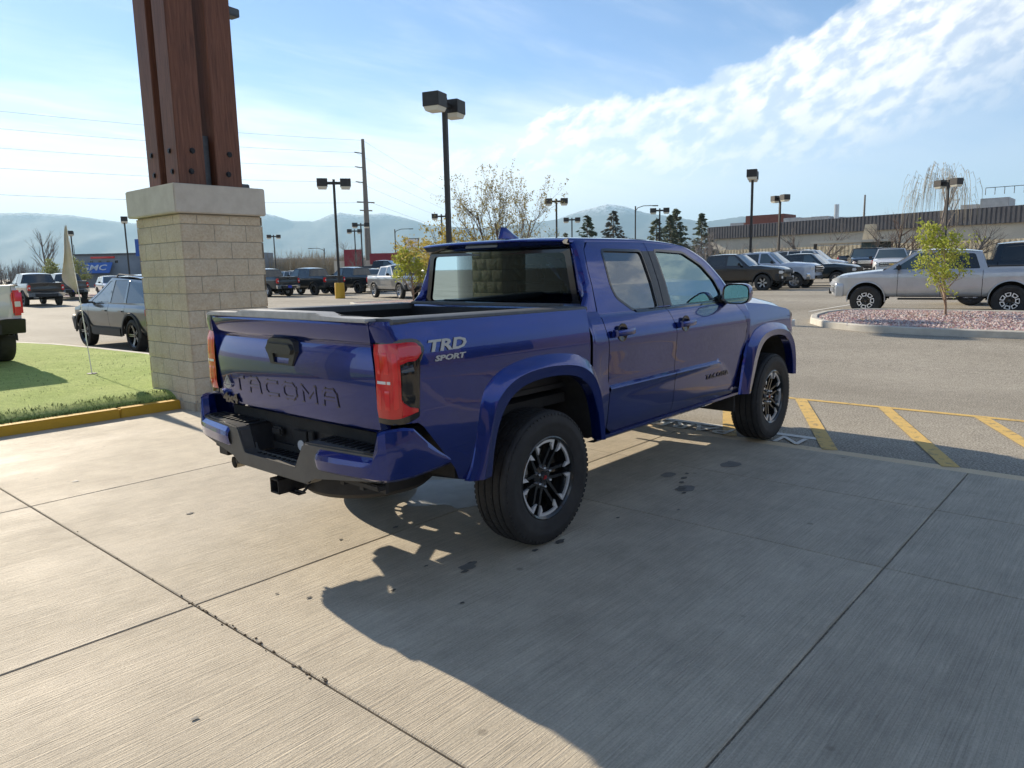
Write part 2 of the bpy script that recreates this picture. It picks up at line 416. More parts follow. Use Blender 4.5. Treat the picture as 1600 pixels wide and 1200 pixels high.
def panel(mb,xs,zb,zt,Y,nv=16,L=None,Rt=None,inset=None,zs=None):
    rows=[]
    x0,x1=xs[0],xs[-1]
    for i,x in enumerate(xs):
        a,b=zb(x),zt(x); r=[]
        for j in range(nv+1):
            z=lerp(a,b,j/nv) if zs is None else lerp(a,b,zs[j])
            X=x
            if L or Rt:
                l=L(z) if L else x0; rr=Rt(z) if Rt else x1
                X=lerp(l,rr,(x-x0)/(x1-x0))
            ins=inset[i] if inset else 0
            r.append(Vector((X,-(Y(X,z)-ins),z)))
        rows.append(r)
    return mb.grid(rows)
RA_IN=[(-.50,.53),(-.478,.66),(-.435,.80),(-.355,.915),(-.22,.985),(0,1.005),(.23,.988),(.375,.93),(.455,.84),(.505,.70),(.53,.53)]
RA_OUT=[(-.655,.53),(-.605,.68),(-.56,.93),(-.50,1.04),(-.34,1.115),(-.07,1.145),(.29,1.12),(.455,1.045),(.545,.92),(.575,.72),(.585,.53)]
FA_IN=[(2.83,.51),(2.90,.66),(2.965,.80),(3.04,.90),(3.16,.962),(3.36,.978),(3.57,.955),(3.69,.885),(3.765,.78),(3.80,.66),(3.81,.56)]
FA_OUT=[(2.655,.52),(2.71,.74),(2.775,.93),(2.87,1.035),(3.03,1.085),(3.28,1.10),(3.56,1.075),(3.74,1.005),(3.84,.91),(3.875,.74),(3.88,.56)]
def archf(P,x,base):
    return tab([(p[0],p[1]) for p in P],x) if P[0][0]<=x<=P[-1][0] else base
def flare(P_out,P_in,Yf,n=44):
    A=resample(smoothpoly([(a,0,b) for a,b in P_out],2),n); B=resample(smoothpoly([(a,0,b) for a,b in P_in],2),n)
    mb=MB(); rows=[]
    for a,b in zip(A,B):
        r=[]
        for t,y in ((0,None),(.05,.003),(.12,.009),(.30,.024),(.50,.040),(.53,.0415),(.56,.040),(.78,.034),(.97,.027),(1.0,.020)):
            p=a.lerp(b,t); yy=Yf(p.x,p.z)-.004 if y is None else .925+y
            r.append(Vector((p.x,-yy,p.z)))
        for yy in (.94,.88): r.append(Vector((b.x,-yy,b.z)))
        rows.append(r)
    mb.grid(rows); return mb
def both(fn,name,mats,parent,**kw):
    """build a part for the right side (y<0) and its mirror on the left"""
    o=[]
    for s in (-1,1):
        mb=fn()
        if s==1:
            for v in mb.b.verts: v.co.y=-v.co.y
            bmesh.ops.reverse_faces(mb.b,faces=mb.b.faces[:])
        o.append(obj(name,mb,mats,parent,**kw))
    return o
def linspace(a,b,n): return [a+(b-a)*i/(n-1) for i in range(n)]
def framepanel(mb,outline,holes,th=.03,Tf=T):
    V,F=fill2d(outline,holes); t=bmesh.new()
    vs=[t.verts.new((x,-Tf(z),z)) for x,z in V]
    for f in F:
        try: t.faces.new([vs[i] for i in f])
        except Exception: pass
    # split long triangles along z bands so that the surface follows the tumblehome
    for zc in (1.32,1.40,1.50,1.58,1.66,1.71,1.76,1.78):
        bmesh.ops.bisect_plane(t,geom=t.verts[:]+t.edges[:]+t.faces[:],plane_co=(0,0,zc),plane_no=(0,0,1))
    for v in t.verts: v.co.y=-Tf(v.co.z)
    if th:
        e=bmesh.ops.extrude_face_region(t,geom=t.faces[:])
        for g in e['geom']:
            if isinstance(g,bmesh.types.BMVert): g.co.y+=th
    mb.merge(t)
def roundpoly(P,r=.02,n=3):
    o=[];m=len(P)
    for i in range(m):
        a,b,c=Vector(P[i-1]),Vector(P[i]),Vector(P[(i+1)%m])
        ra=min(r,(a-b).length*.4); rc=min(r,(c-b).length*.4)
        p0=b+(a-b).normalized()*ra; p1=b+(c-b).normalized()*rc
        for k in range(n+1):
            t=k/n; o.append(tuple((p0*(1-t)**2)+(b*2*t*(1-t))+(p1*t*t)))
    return o
def offset_poly(P,d):
    cx=sum(p[0] for p in P)/len(P); cz=sum(p[1] for p in P)/len(P); o=[]; m=len(P)
    area=sum(P[i][0]*P[(i+1)%m][1]-P[(i+1)%m][0]*P[i][1] for i in range(m)); sg=1 if area>0 else -1
    for i in range(m):
        a,b,c=Vector(P[i-1]),Vector(P[i]),Vector(P[(i+1)%m])
        d1=(b-a); d2=(c-b)
        if d1.length<1e-6 or d2.length<1e-6: o.append(P[i]); continue
        d1.normalize(); d2.normalize(); n1=Vector((d1.y,-d1.x))*sg; n2=Vector((d2.y,-d2.x))*sg; nn=(n1+n2)
        nn.normalize(); k=max(.5,nn.dot(n1)); o.append((b.x+nn.x*d/k,b.y+nn.y*d/k))
    return o
RW=roundpoly([(.905,1.738),(.88,1.50),(.915,1.42),(1.09,1.325),(1.425,1.322),(1.405,1.732)],.035)
FW=roundpoly([(1.595,1.738),(1.615,1.322),(2.47,1.335),(2.47,1.39),(2.40,1.50),(2.26,1.62),(2.02,1.722)],.03)
def doorline_rear(z): return tab([(.48,.69),(.87,.69),(1.05,.672),(1.23,.645),(1.34,.655),(1.45,.665)],z)
def bline(z): return tab([(.48,1.56),(1.0,1.56),(1.17,1.54),(1.30,1.505)],z)
def fline(z): return tab([(.48,2.60),(.55,2.62),(.80,2.72),(1.0,2.775),(1.10,2.775),(1.20,2.72),(1.30,2.62)],z)
TGP=[(.905,-1.112),(1.13,-1.112),(1.262,-1.108),(1.285,-1.114),(1.30,-1.120),(1.36,-1.136),(1.39,-1.138)]
def hero():
    root=empty('pickup_truck',(0,0,.012),label='metallic blue crew cab pickup truck standing on the concrete slab, seen from its rear corner',cat='pickup truck')
    Yd=lambda x,z: tab(YD,z)-.012*sstep((x-2.2)/.6)*0
    Yb=lambda x,z: tab(YB,z)
    # ---- body: bed sides, cab corner, sills, fenders ----
    def body_side():
        mb=MB()
        cp=corner_plan(); xs=[p[0] for p in cp]; ins=[p[1] for p in cp]
        xs2=sorted(set(linspace(-.95,-.50,14)+[p[0]-.0001 for p in RA_IN[:1]]))
        xs2=[x for x in xs2]
        arch=[(p.x,p.z) for p in resample(smoothpoly([(a,0,b) for a,b in RA_IN],2),46)]
        def zb(x):
            if x<-1.0: return .905
            if x<-.72: return tab([(-1.0,.905),(-.97,.90),(-.74,.62)],x)
            if x<-.50: return tab([(-.74,.62),(-.72,.56),(-.66,.54),(-.5,.53)],x)
            return .53
        def zt(x): return tab([(-1.10,1.392),(.46,1.372)],x)
        zs=[(j/30) for j in range(31)]
        rows=[]
        allx=[(x,i,None) for x,i in zip(xs,ins)]+[(x,0,None) for x in xs2 if x>-.985]+[(a,0,b) for a,b in arch if a<.458]
        for x,i,zo in allx:
            a=zo if zo else zb(x); b=zt(x)
            wk=sstep((-.99-x)/.10)
            rows.append([Vector((x+wk*(tab(TGP,lerp(a,b,t))+1.112),-(Yb(x,lerp(a,b,t))-i),lerp(a,b,t))) for t in zs])
        mb.grid(rows)
        # arch leg and cab corner below the arch handled by cab corner panel
        arch2=[(a,b) for a,b in arch if a>=.458]
        rows=[]
        def Lz(z): return tab([(.5,.470),(1.30,.470),(1.36,.50),(1.45,.58),(1.60,.605),(1.80,.625)],z)
        for x,zo in [(arch2[0][0]+.012,arch2[0][1])]+arch2[1:]+[(.56,.50),(.62,.49),(.68,.488)]:
            b=1.34; r=[]
            for j in range(20):
                z=lerp(zo,b,j/19); X=x
                # right edge follows the door line
                t=(x-.470)/(.68-.470); X=lerp(max(x,.470) if z<.9 else .470,doorline_rear(z)-.006,t) if z>=.9 else lerp(x,x+(doorline_rear(z)-.006-.68),t)
                y=tab(YD,z) if z>1.2 else lerp(tab(YB,z),tab(YD,z),sstep(t))
                r.append(Vector((X,-y,z)))
            rows.append(r)
        mb.grid(rows)
        # upper cab corner (C pillar) between door and rear face
        rows=[]
        for j in range(24):
            z=lerp(1.34,1.797,j/23); l=Lz(z); rr=tab([(1.34,.649),(1.45,.659),(1.62,.675),(1.74,.705),(1.797,.77)],z)
            y=T(z); yi=tab([(1.34,.775),(1.36,.742),(1.45,.712),(1.73,.655),(1.797,.628)],z)
            rows.append([Vector((.625,-yi+.0,z)),Vector((.607,-(yi+.012),z)),Vector((lerp(l,.6,.6),-(lerp(yi,y,.55)),z)),Vector((l+.004,-(y-.022),z)),Vector((l+.018,-(y-.004),z)),Vector((l+.04,-y,z)),Vector((max(rr,l+.05),-y,z))])
        mb.grid(rows)
        # rail above the doors + A pillar
        rows=[]
        path=[(.60,1.797),(.80,1.799),(1.1,1.801),(1.5,1.801),(1.85,1.785),(2.1,1.757),(2.25,1.70),(2.38,1.635),(2.53,1.51),(2.64,1.40),(2.72,1.315)]
        for p in smoothpoly([(a,0,b) for a,b in path],2):
            x,z=p.x,p.z; y=T(z)
            k=sstep((x-1.95)/.4)
            rows.append([Vector((x-.012*k,-(y+.000),z-.012)),Vector((x,-(y-.001),z)),Vector((x+.016*k,-(y-.012),z+.014)),Vector((x+.030*k,-(y-.034),z+.020)),Vector((x+.035*k,-(y-.075),z+.021))])
        mb.grid(rows)
        # front fender
        arch=[(p.x,p.z) for p in resample(smoothpoly([(a,0,b) for a,b in FA_IN],2),46)]
        def top(x): return tab([(2.60,1.305),(2.9,1.29),(3.3,1.258),(3.7,1.20),(3.95,1.13),(4.05,1.07)],x)
        rows=[]
        for k in range(8):
            t=k/8; r=[]
            for j in range(21):
                z=lerp(.52,top(2.70),j/20); X=lerp(fline(z)+.006,arch[0][0],t) if z<.9 else lerp(fline(z)+.006,2.83,t)
                r.append(Vector((X,-tab(YD,z)-.006*t,z)))
            rows.append(r)
        for x,zo in arch+[(3.83,.80),(3.90,.80),(3.96,.80),(4.01,.80),(4.04,.80)]:
            r=[]; b=top(x)
            ins=tab([(3.78,0),(3.9,.03),(3.96,.07),(4.01,.13),(4.04,.22)],x)
            for j in range(21):
                z=lerp(zo,b,j/20); y=tab([(.5,.90),(.8,.922),(1.0,.925),(1.12,.915),(1.25,.885),(1.31,.862)],z)-ins
                r.append(Vector((x,-y,z)))
            rows.append(r)
        mb.grid(rows)
        # sill under the doors
        rows=[]
        for x in linspace(.60,2.84,20):
            rows.append([Vector((x,-.80,.535)),Vector((x,-.868,.520)),Vector((x,-.866,.500)),Vector((x,-.845,.484)),Vector((x,-.78,.478))])
        mb.grid(rows)
        return mb
    mb=body_side(); mb.mirror()
    # roof
    rows=[]
    for x in linspace(.56,2.16,22):
        zt=tab([(.56,1.822),(.8,1.838),(1.3,1.846),(1.8,1.825),(2.16,1.775)],x); ze=tab([(.56,1.812),(1.5,1.820),(1.9,1.80),(2.16,1.762)],x); r=[]
        for j in range(25):
            y=lerp(-.628,.628,j/24); t=1-abs(y/.628)**2.6; r.append(Vector((x+(.06*(1-(y/.63)**2)*sstep((x-1.6)/.56)),y,lerp(ze,zt,t))))
        rows.append(r)
    mb.grid(rows)
    # rear spoiler lip over the window
    rows=[]
    for j in range(33):
        y=lerp(-.66,.66,j/32); t=1-abs(y/.66)**3
        rows.append([Vector((.505+.02*(1-t),y,1.790+.012*t)),Vector((.507+.02*(1-t),y,1.797+.013*t)),Vector((.515+.02*(1-t),y,1.802+.014*t)),Vector((.57,y,1.811+.012*t))])
    mb.grid(rows)
    spr=[[Vector((.62,y,1.742)),Vector((.596,y,1.744)),Vector((.545+.015*(1-(1-abs(y/.66)**3)),y,1.762)),Vector((.5055+.02*(abs(y/.66)**3),y,1.7895+.012*(1-abs(y/.66)**3)))] for y in linspace(-.655,.655,33)]
    # hood
    rows=[]
    for x in linspace(2.66,4.10,26):
        r=[]
        ze=tab([(2.60,1.305),(2.9,1.29),(3.3,1.258),(3.7,1.20),(3.95,1.12),(4.05,1.06),(4.1,1.03)],x)
        for j in range(33):
            y=lerp(-.864,.864,j/32); a=abs(y)
            crown=tab([(0,.075),(.42,.072),(.50,.085),(.66,.075),(.78,.045),(.864,0)],a)*tab([(2.6,.7),(3.0,.9),(3.5,1.05),(3.9,1.1),(4.02,.9),(4.1,.55)],x)
            xx=x-tab([(0,0),(.6,.02),(.8,.06),(.864,.07)],a)*sstep((x-3.6)/.4)
            if x<2.95: xx-= (1-(y/.864)**2)*.04*(1-sstep((x-2.66)/.3))*0
            yy=y*(1-.14*sstep((x-3.8)/.3)); r.append(Vector((xx,yy,ze+crown)))
        rows.append(r)
    mb.grid(rows)
    # floor of cab outside / firewall / bulkhead
    mb.thick(.004) if False else None
    body=obj('body',mb,M_blue,root,35,weld=.0006)
    mb=MB(); mb.grid(spr); obj('shaded_spoiler_underside',mb,M_gloss,body,40)  # gloss black puts the shade under the lip into the colour
    # underbody shell, wheel wells
    ub=MB()
    for s in (-1,1):
        ub.box((-.62,s*.62,.70),(.16,.5,.30)); 
    ub.box((1.65,0,.545),(2.2,1.66,.05)); ub.box((3.4,0,.95),(1.2,1.1,.1)); ub.box((2.72,0,.80),(.03,1.7,.9)); ub.box((.60,0,1.0),(.02,1.55,.72))
    ub.box((-.30,0,.80),(1.5,1.44,.06)); ub.box((4.0,0,.85),(.03,1.5,.5)); ub.box((3.3,0,.62),(1.0,.7,.2),None,.05)
    for s in (-1,1):
        for (P,xc) in ((RA_IN,0.015),(FA_IN,3.33)):
            rows=[]
            for p in resample([(a,0,b) for a,b in P],20):
                rows.append([(p.x,s*.93,p.z+.006),(p.x,s*.50,p.z+.006)])
            ub.grid(rows)
            rows=[]
            ub.face([(P[0][0],s*.50,.5)]+[(a,s*.50,b) for a,b in P]+[(P[-1][0],s*.50,.5)])
    wells=obj('underbody',ub,M_under,root,30)
    fr=MB()
    for s in (-1,1):
        fr.tube([(-1.10,s*.48,.60),(-.5,s*.50,.66),(0,s*.50,.70),(.5,s*.50,.60),(.8,s*.50,.50),(2.5,s*.48,.50),(3.0,s*.45,.60),(3.9,s*.42,.62)],.055,6)
        fr.tube([(-.62,s*.56,.52),(-.3,s*.57,.42),(0,s*.57,.38),(.35,s*.57,.44),(.68,s*.56,.54)],.028,6)
        fr.tube([(-.05,s*.42,.45),(-.22,s*.40,.74)],.03,8)
        fr.tube([(3.35,s*.78,.36),(3.25,s*.35,.42)],.035,8); fr.tube([(3.38,s*.72,.62),(3.32,s*.45,.66)],.028,8); fr.tube([(3.30,s*.62,.42),(3.30,s*.58,.86)],.045,10)
    fr.tube([(0,-.75,.40),(0,.75,.40)],.042,10); fr.lathe([(0,-.14),(.09,-.12),(.14,0),(.09,.12),(0,.14)],16,Matrix.Translation((0,.06,.40))@Matrix.Rotation(PI/2,4,'Y'))
    fr.tube([(0.1,.05,.42),(1.5,.0,.46)],.035,8); fr.box((1.6,0,.44),(.45,.35,.14),None,.04); fr.box((1.0,-.35,.46),(.9,.28,.16),None,.05); fr.box((2.45,0,.46),(.1,.95,.08)); fr.box((.75,0,.50),(.08,.95,.07)); fr.box((-1.02,0,.62),(.08,1.0,.08))
    fr.box((2.9,0,.40),(.8,.55,.03),None,.01); fr.box((2.55,-.55,.42),(.2,.12,.09),None,.02)
    obj('chassis_frame',fr,M_under,root,30)
    ex=MB(); ex.tube([(2.0,.3,.42),(.9,.42,.44),(.5,.36,.50),(-.1,.34,.66),(-.6,.50,.56),(-.9,.56,.515),(-1.13,.57,.505)],.030,12)
    ex.tube([(-.95,.565,.508),(-1.15,.575,.500)],.036,16,cap=False)
    obj('exhaust_pipe',ex,M_steel,root,40)
    # spare tyre hung under the bed
    sp=MB(); Ms=Matrix.Translation((-.70,-.14,.53)); sp.lathe([(.20,-.10),(.26,-.125),(.35,-.12),(.385,-.09),(.395,0),(.385,.09),(.35,.12),(.20,.10),(.16,.0),(.20,-.10)],48,Ms); sp.lathe([(.0,-.02),(.12,-.02),(.2,-.09)],24,Ms)
    obj('spare_wheel',sp,M_rubber,root,40)
    # flares
    both(lambda: flare(RA_OUT,RA_IN,lambda x,z:tab(YB,z)),'fender_flare',M_blue,root,smooth=13)
    both(lambda: flare(FA_OUT,FA_IN,lambda x,z:.915),'fender_flare',M_blue,root,smooth=13)
    # ---- doors ----
    def rear_door():
        mb=MB(); zs=linspace(.512,1.318,34); rows=[]
        zs=sorted(set([round(z,4) for z in zs]+[.82,.832,.842,.850,.856,1.13,1.16,1.30]))
        for i in range(15):
            t=i/14; r=[]
            for z in zs:
                l=doorline_rear(z)+.001; rr=bline(z)-.003
                bot=.512+.06*(1-sstep(t/.12)) if t<.12 else .512
                zz=max(z,bot)
                r.append(Vector((lerp(l,rr,t),-tab(YD,zz),zz)))
            rows.append(r)
        mb.grid(rows)
        out=roundpoly([(.659,1.31),(.668,1.45),(.682,1.62),(.712,1.74),(.79,1.791),(1.498,1.795),(1.502,1.31)],.015)
        framepanel(mb,out,[RW]); return mb
    def front_door():
        mb=MB(); zs=linspace(.512,1.318,34)
        zs=sorted(set([round(z,4) for z in zs]+[.82,.832,.842,.850,.856,1.13,1.16,1.30])); rows=[]
        def Yf(x,z):
            # the scalloped ledge ends in a diagonal crease towards the front wheel
            zl=tab([(1.5,.845),(2.30,.845),(2.36,.82),(2.78,.50)],x)
            d=tab(YD,z); 
            if x>2.28 and z<.86:
                base=tab([(.48,.79),(.51,.838),(.535,.868),(.60,.885),(.70,.892),(.80,.897),(.90,.902)],z)
                k=sstep((zl-z)/.03); d=lerp(base,tab(YD,min(z,.83)),k)
            return d
        for i in range(49):
            t=i/48; r=[]
            for z in zs:
                x=lerp(bline(z)+.003,fline(z)-.001,t); r.append(Vector((x,-Yf(x,z),z)))
            rows.append(r)
        mb.grid(rows)
        out=roundpoly([(1.508,1.31),(1.505,1.795),(1.85,1.779),(2.09,1.748),(2.24,1.69),(2.36,1.625),(2.505,1.50),(2.60,1.40),(2.665,1.315)],.008)
        framepanel(mb,out,[FW]); return mb
    rd=both(rear_door,'rear_door',M_blue,root,weld=.0006); fd=both(front_door,'front_door',M_blue,root,weld=.0006)
    for s,drs in ((-1,(rd[0],fd[0])),(1,(rd[1],fd[1]))):
        for hx,d in ((.835,drs[0]),(1.695,drs[1])):
            # recess cup + handle
            mb=MB(); y=.9215
            mb.lathe([(0,-.003),(.045,-.002),(.056,.002),(.060,.0015),(.062,-.004)],24,Matrix.Translation((hx-.02,s*(y+.0065),1.195))@Matrix.Rotation(-s*PI/2,4,'X')@Matrix.Diagonal((1.0,1.0,1,1)))
            obj('handle_recess',mb,M_gloss,d)
            mb=MB(); n=12; rows=[]
            for k in range(n+1):
                t=k/n; x=hx-.115+.235*t; lift=.034*math.sin(PI*min(1,max(0,t)))**.35+.004; hh=.021 if .06<t<.94 else .013
                c=Vector((x,s*(y+lift*.9),1.195+.004*t)); rows.append([c+Vector((0,s*.009*math.cos(a),hh*math.sin(a))) for a in [2*PI*q/10 for q in range(10)]])
            mb.grid(rows,close=True); mb.face(rows[0]); mb.face(rows[-1])
            mb.box((hx-.125,s*(y+.016),1.195),(.045,.036,.05),None,.008)
            obj('handle',mb,M_blue,d,40)
        # glass
        for P,gm,d in ((RW,G_priv,drs[0]),(FW,G_front,drs[1])):
            mb=MB(); framepanel(mb,offset_poly(P,.004),[],0,lambda z:T(z)-.010)
            if s==1:
                for v in mb.b.verts: v.co.y=-v.co.y
            obj('window_pane',mb,gm,d,0)
            mb=MB(); framepanel(mb,offset_poly(P,.010),[offset_poly(P,-.008)],.012,lambda z:T(z)+.0025)
            if s==1:
                for v in mb.b.verts: v.co.y=-v.co.y
            obj('window_seal',mb,M_gloss,d,30)
        # B pillar appliques + belt strip
        for pts,d in (([(1.430,1.335),(1.412,1.730),(1.497,1.730),(1.500,1.335)],drs[0]),([(1.512,1.335),(1.508,1.730),(1.585,1.732),(1.605,1.335)],drs[1])):
            mb=MB(); framepanel(mb,pts,[],.004,lambda z:T(z)+.004)
            if s==1:
                for v in mb.b.verts: v.co.y=-v.co.y
            obj('pillar_trim',mb,M_grey,d,30)
        for x0,x1,d in ((1.10,1.500,drs[0]),(1.508,2.56,drs[1])):
            mb=MB(); mb.grid([[Vector((x,s*(yy),z)) for yy,z in ((.850,1.304),(.862,1.306),(.852,1.322),(.838,1.328))] for x in linspace(x0,x1,8)])
            obj('belt_strip',mb,M_gloss,d,30)
    # model lettering low on the front door
    for s,d in ((-1,fd[0]),(1,fd[1])):
        mb=MB(); M=frame((2.26,s*.9065,.735),(-s*1.0,0,0),(0,.04*-s,1)); textmesh(mb,'TACOMA',M,.058,.0025,1.55,spacing=1.1); obj('lettering',mb,M_gloss,d,0)
    # side decal lettering
    for s in (-1,1):
        mb=MB(); yy=.9165
        M=frame((-.775,s*(yy+.002),1.258),(-s*1.0,0,0),(0,-s*.20,1)); textmesh(mb,'TRD',M,.078,.0015,1.75,shear=.25,offset=.0025)
        M=frame((-.760,s*(yy+.0095),1.197),(-s*1.0,0,0),(0,-s*.12,1)); textmesh(mb,'SPORT',M,.036,.0015,1.9,shear=.25,offset=.0015)
        obj('decal_lettering',mb,M_decal,root,0)
    # ---- bed ----
    bd=MB()
    for s in (-1,1):
        rows=[[Vector((x,s*.735,.90)),Vector((x,s*.735,1.30)),Vector((x,s*.715,1.345)),Vector((x,s*.715,1.36))] for x in linspace(-1.06,.45,6)]; bd.grid(rows)
        bd.box((0.0,s*.665,.98),(.95,.15,.20),None,.04)
    bd.box((-.30,0,.89),(1.52,1.5,.03)); bd.box((.445,0,1.11),(.03,1.5,.50),None,.008)
    for k in range(9): bd.box((-.30,-.6+.15*k,.910),(1.48,.06,.014),None,.004)
    obj('bed_liner',bd,M_black,root,30)
    def rail():
        mb=MB(); 
        rows=[]
        for x in linspace(-1.085,.462,20):
            z=tab([(-1.10,1.392),(.46,1.372)],x)
            rows.append([Vector((x,-.712,z-.03)),Vector((x,-.714,z+.006)),Vector((x,-.722,z+.012)),Vector((x,-.87,z+.013)),Vector((x,-.888,z+.008)),Vector((x,-.893,z-.004)),Vector((x,-.889,z-.014))])
        mb.grid(rows); mb.face(rows[0]); mb.face(rows[-1]); return mb
    both(rail,'bed_rail_cap',M_grey,root)
    fc=MB(); fc.box((.445,0,1.385),(.05,1.42,.022),None,.006); obj('bed_front_cap',fc,M_grey,root)
    # ---- tailgate ----
    tgp=[(.845,-1.078),(.86,-1.092),(.93,-1.104),(1.05,-1.113),(1.13,-1.116),(1.18,-1.110),(1.245,-1.098),(1.262,-1.092),(1.272,-1.094),(1.285,-1.108),(1.30,-1.119),(1.355,-1.133),(1.372,-1.136),(1.385,-1.130)]
    mb=MB(); rows=[]
    for j in range(29):
        y=lerp(-.762,.762,j/28); r=[]
        e=1-abs(y/.762)**6
        for z,x in tgp: r.append(Vector((x+.012*(1-e)-.012*(1-(y/.762)**2),y,z)))
        rows.append(r)
    mb.grid(rows); rows=[[Vector((-1.078,y,.845)),Vector((-1.02,y,.845)),Vector((-1.02,y,1.385)),Vector((-1.13,y,1.385))] for y in (-.762,.762)]; mb.grid(rows)
    for r in rows: mb.face([r[0],r[1],r[2],r[3]])
    tg=obj('tailgate',mb,M_blue,root,28)
    mb=MB(); poly=[(-.768,1.386),(.768,1.386),(.768,1.404),(.42,1.405),(.37,1.424),(-.37,1.424),(-.42,1.405),(-.768,1.404)]
    mb.prism(poly,lambda a,b:Vector((-1.150+.0*abs(a),a,b)),lambda a,b:Vector((-1.03,a,b)))
    bmesh.ops.bevel(mb.b,geom=[e for e in mb.b.edges],offset=.005,segments=2,affect='EDGES')
    obj('tailgate_cap',mb,M_cap,tg,30)
    # handle housing
    mb=MB(); xo=-1.112
    outp=[(-.105,1.135),(.105,1.135),(.145,1.215),(.125,1.262),(.095,1.278),(-.095,1.278),(-.125,1.262),(-.145,1.215)]
    inn=[(-.07,1.145),(.07,1.145),(.082,1.19),(.075,1.20),(-.075,1.20),(-.082,1.19)]
    V,F=fill2d(outp,[inn]); 
    for mi,(dx) in enumerate((0,)):
        t=bmesh.new(); vs=[t.verts.new((xo-.024,a,b)) for a,b in V]
        for f in F: t.faces.new([vs[i] for i in f])
        e=bmesh.ops.extrude_face_region(t,geom=t.faces[:])
        for g in e['geom']:
            if isinstance(g,bmesh.types.BMVert): g.co.x+=.03; g.co.y*=1.06; g.co.z=1.205+(g.co.z-1.205)*1.08
        mb.merge(t)
    mb.box((xo-.008,0,1.168),(.006,.17,.075))
    mb.prism([(-.12,1.198),(.12,1.198),(.135,1.222),(.11,1.25),(-.11,1.25),(-.135,1.222)],lambda a,b:Vector((xo-.040,a*.93,b)),lambda a,b:Vector((xo-.018,a,b)))
    obj('tailgate_handle',mb,M_grey2,tg,30)
    # embossed name across the tailgate
    SEG={'T':[((0,1),(1,1)),((.5,1),(.5,0))],'A':[((0,0),(.06,.72)),((.06,.72),(.22,1)),((.22,1),(.78,1)),((.78,1),(.94,.72)),((.94,.72),(1,0)),((.05,.40),(.95,.40))],
         'C':[((1,1),(.22,1)),((.22,1),(0,.75)),((0,.75),(0,.25)),((0,.25),(.22,0)),((.22,0),(1,0))],'O':[((.2,1),(.8,1)),((.8,1),(1,.75)),((1,.75),(1,.25)),((1,.25),(.8,0)),((.8,0),(.2,0)),((.2,0),(0,.25)),((0,.25),(0,.75)),((0,.75),(.2,1))],
         'M':[((0,0),(0,1)),((0,1),(.5,.35)),((.5,.35),(1,1)),((1,1),(1,0))]}
    def strokes(wd,dep,grow):
        m=MB(); n=0
        for k,ch in enumerate('TACOMA'):
            y0=.565-k*.183
            for (a,b),(c,d) in SEG[ch]:
                p=Vector((a*.118,b*.072)); q=Vector((c*.118,d*.072)); u=(q-p).normalized(); nn=Vector((-u.y,u.x))*wd/2; p=p-u*(wd/2-.001+grow); q=q+u*(wd/2-.001+grow); n+=1
                P=[p+nn,q+nn,q-nn,p-nn]; dd=dep+.00006*(n%7)
                def F(off): return lambda a_,b_: Vector(((tab(tgp2,.957+b_)-.012*(1-((y0-a_)/.762)**2))-off,y0-a_,.957+b_))
                m.prism([(v.x,v.y) for v in P],F(-.002),F(dd))
        return m
    tgp2=[(z,x) for z,x in tgp]
    obj('embossed_lettering',strokes(.0135,.0042,0),M_blue,tg,0); obj('lettering_outline',strokes(.0215,.0022,.003),M_gloss,tg,0)
    mb=MB(); textmesh(mb,'4x4',frame((-1.112,.625,.885),(0,-1,0),(-.03,0,1)),.075,.004,1.5,offset=.004); obj('badge',mb,M_gloss,tg,0)
    mb=MB()
    Mb=frame((-1.118,.635,.985),(0,-1,0),(-.03,0,1))
    for poly in ([(-.045,-.012),(0,.042),(.045,-.012),(.035,-.012),(0,.030),(-.035,-.012)],[(-.026,-.012),(0,.019),(.026,-.012)],[(-.045,-.019),(.045,-.019),(0,-.040)]):
        V,F=fill2d(poly); 
        t=bmesh.new(); vs=[t.verts.new((a,b,0)) for a,b in V]
        for f in F: t.faces.new([vs[i] for i in f])
        e=bmesh.ops.extrude_face_region(t,geom=t.faces[:])
        for g in e['geom']:
            if isinstance(g,bmesh.types.BMVert): g.co.z+=.004
        for v in t.verts: v.co=Mb@v.co
        mb.merge(t)
    obj('emblem',mb,M_decal,tg,0)
    # ---- tail lamps (wrap round the corner) ----
    plan=[(-1.103,.148),(-1.104,.115),(-1.102,.08),(-1.094,.052),(-1.079,.030),(-1.057,.014),(-1.028,.005),(-.988,.000),(-.953,-.001),(-.92,-.001)]
    def lampgrid(s,rows_def,off,mi=0,mb=None):
        # rows_def : list of (plan index float, z0, z1)
        mb=mb or MB(); rows=[]
        for u,z0,z1 in rows_def:
            i=min(int(u),len(plan)-2); t=u-i; x=lerp(plan[i][0],plan[i+1][0],t); ins=lerp(plan[i][1],plan[i+1][1],t)
            r=[]
            for j in range(9):
                z=lerp(z0,z1,j/8); k=off*(1 if 0<j<8 else .3)
                nx=-1 if u<4 else (-.6 if u<6 else 0); ny=0 if u<2 else 1
                r.append(Vector((x+nx*k,s*(tab(YB,z)-ins+ny*k),z)))
            rows.append(r)
        mb.grid(rows); return mb
    for s in (-1,1):
        base=lampgrid(s,[(0,.905,1.30),(1,.903,1.30),(2,.902,1.30),(3,.902,1.302),(4,.903,1.304),(5,.905,1.306),(6,.912,1.308),(7,.925,1.308),(7.4,.935,1.304),(7.9,1.19,1.300),(8.4,1.215,1.290),(8.9,1.245,1.268)],.004)
        lamp=obj('tail_lamp',base,M_gloss,root,40)
        red=lampgrid(s,[(.12,.93,1.282),(1,.93,1.284),(2,.93,1.286),(3,.930,1.288),(4,.932,1.290),(4.6,.935,1.290)],.010)
        lampgrid(s,[(4.6,1.185,1.290),(5,1.19,1.290),(6,1.20,1.292),(7,1.20,1.290),(7.6,1.212,1.285),(8.1,1.23,1.27)],.010,mb=red)
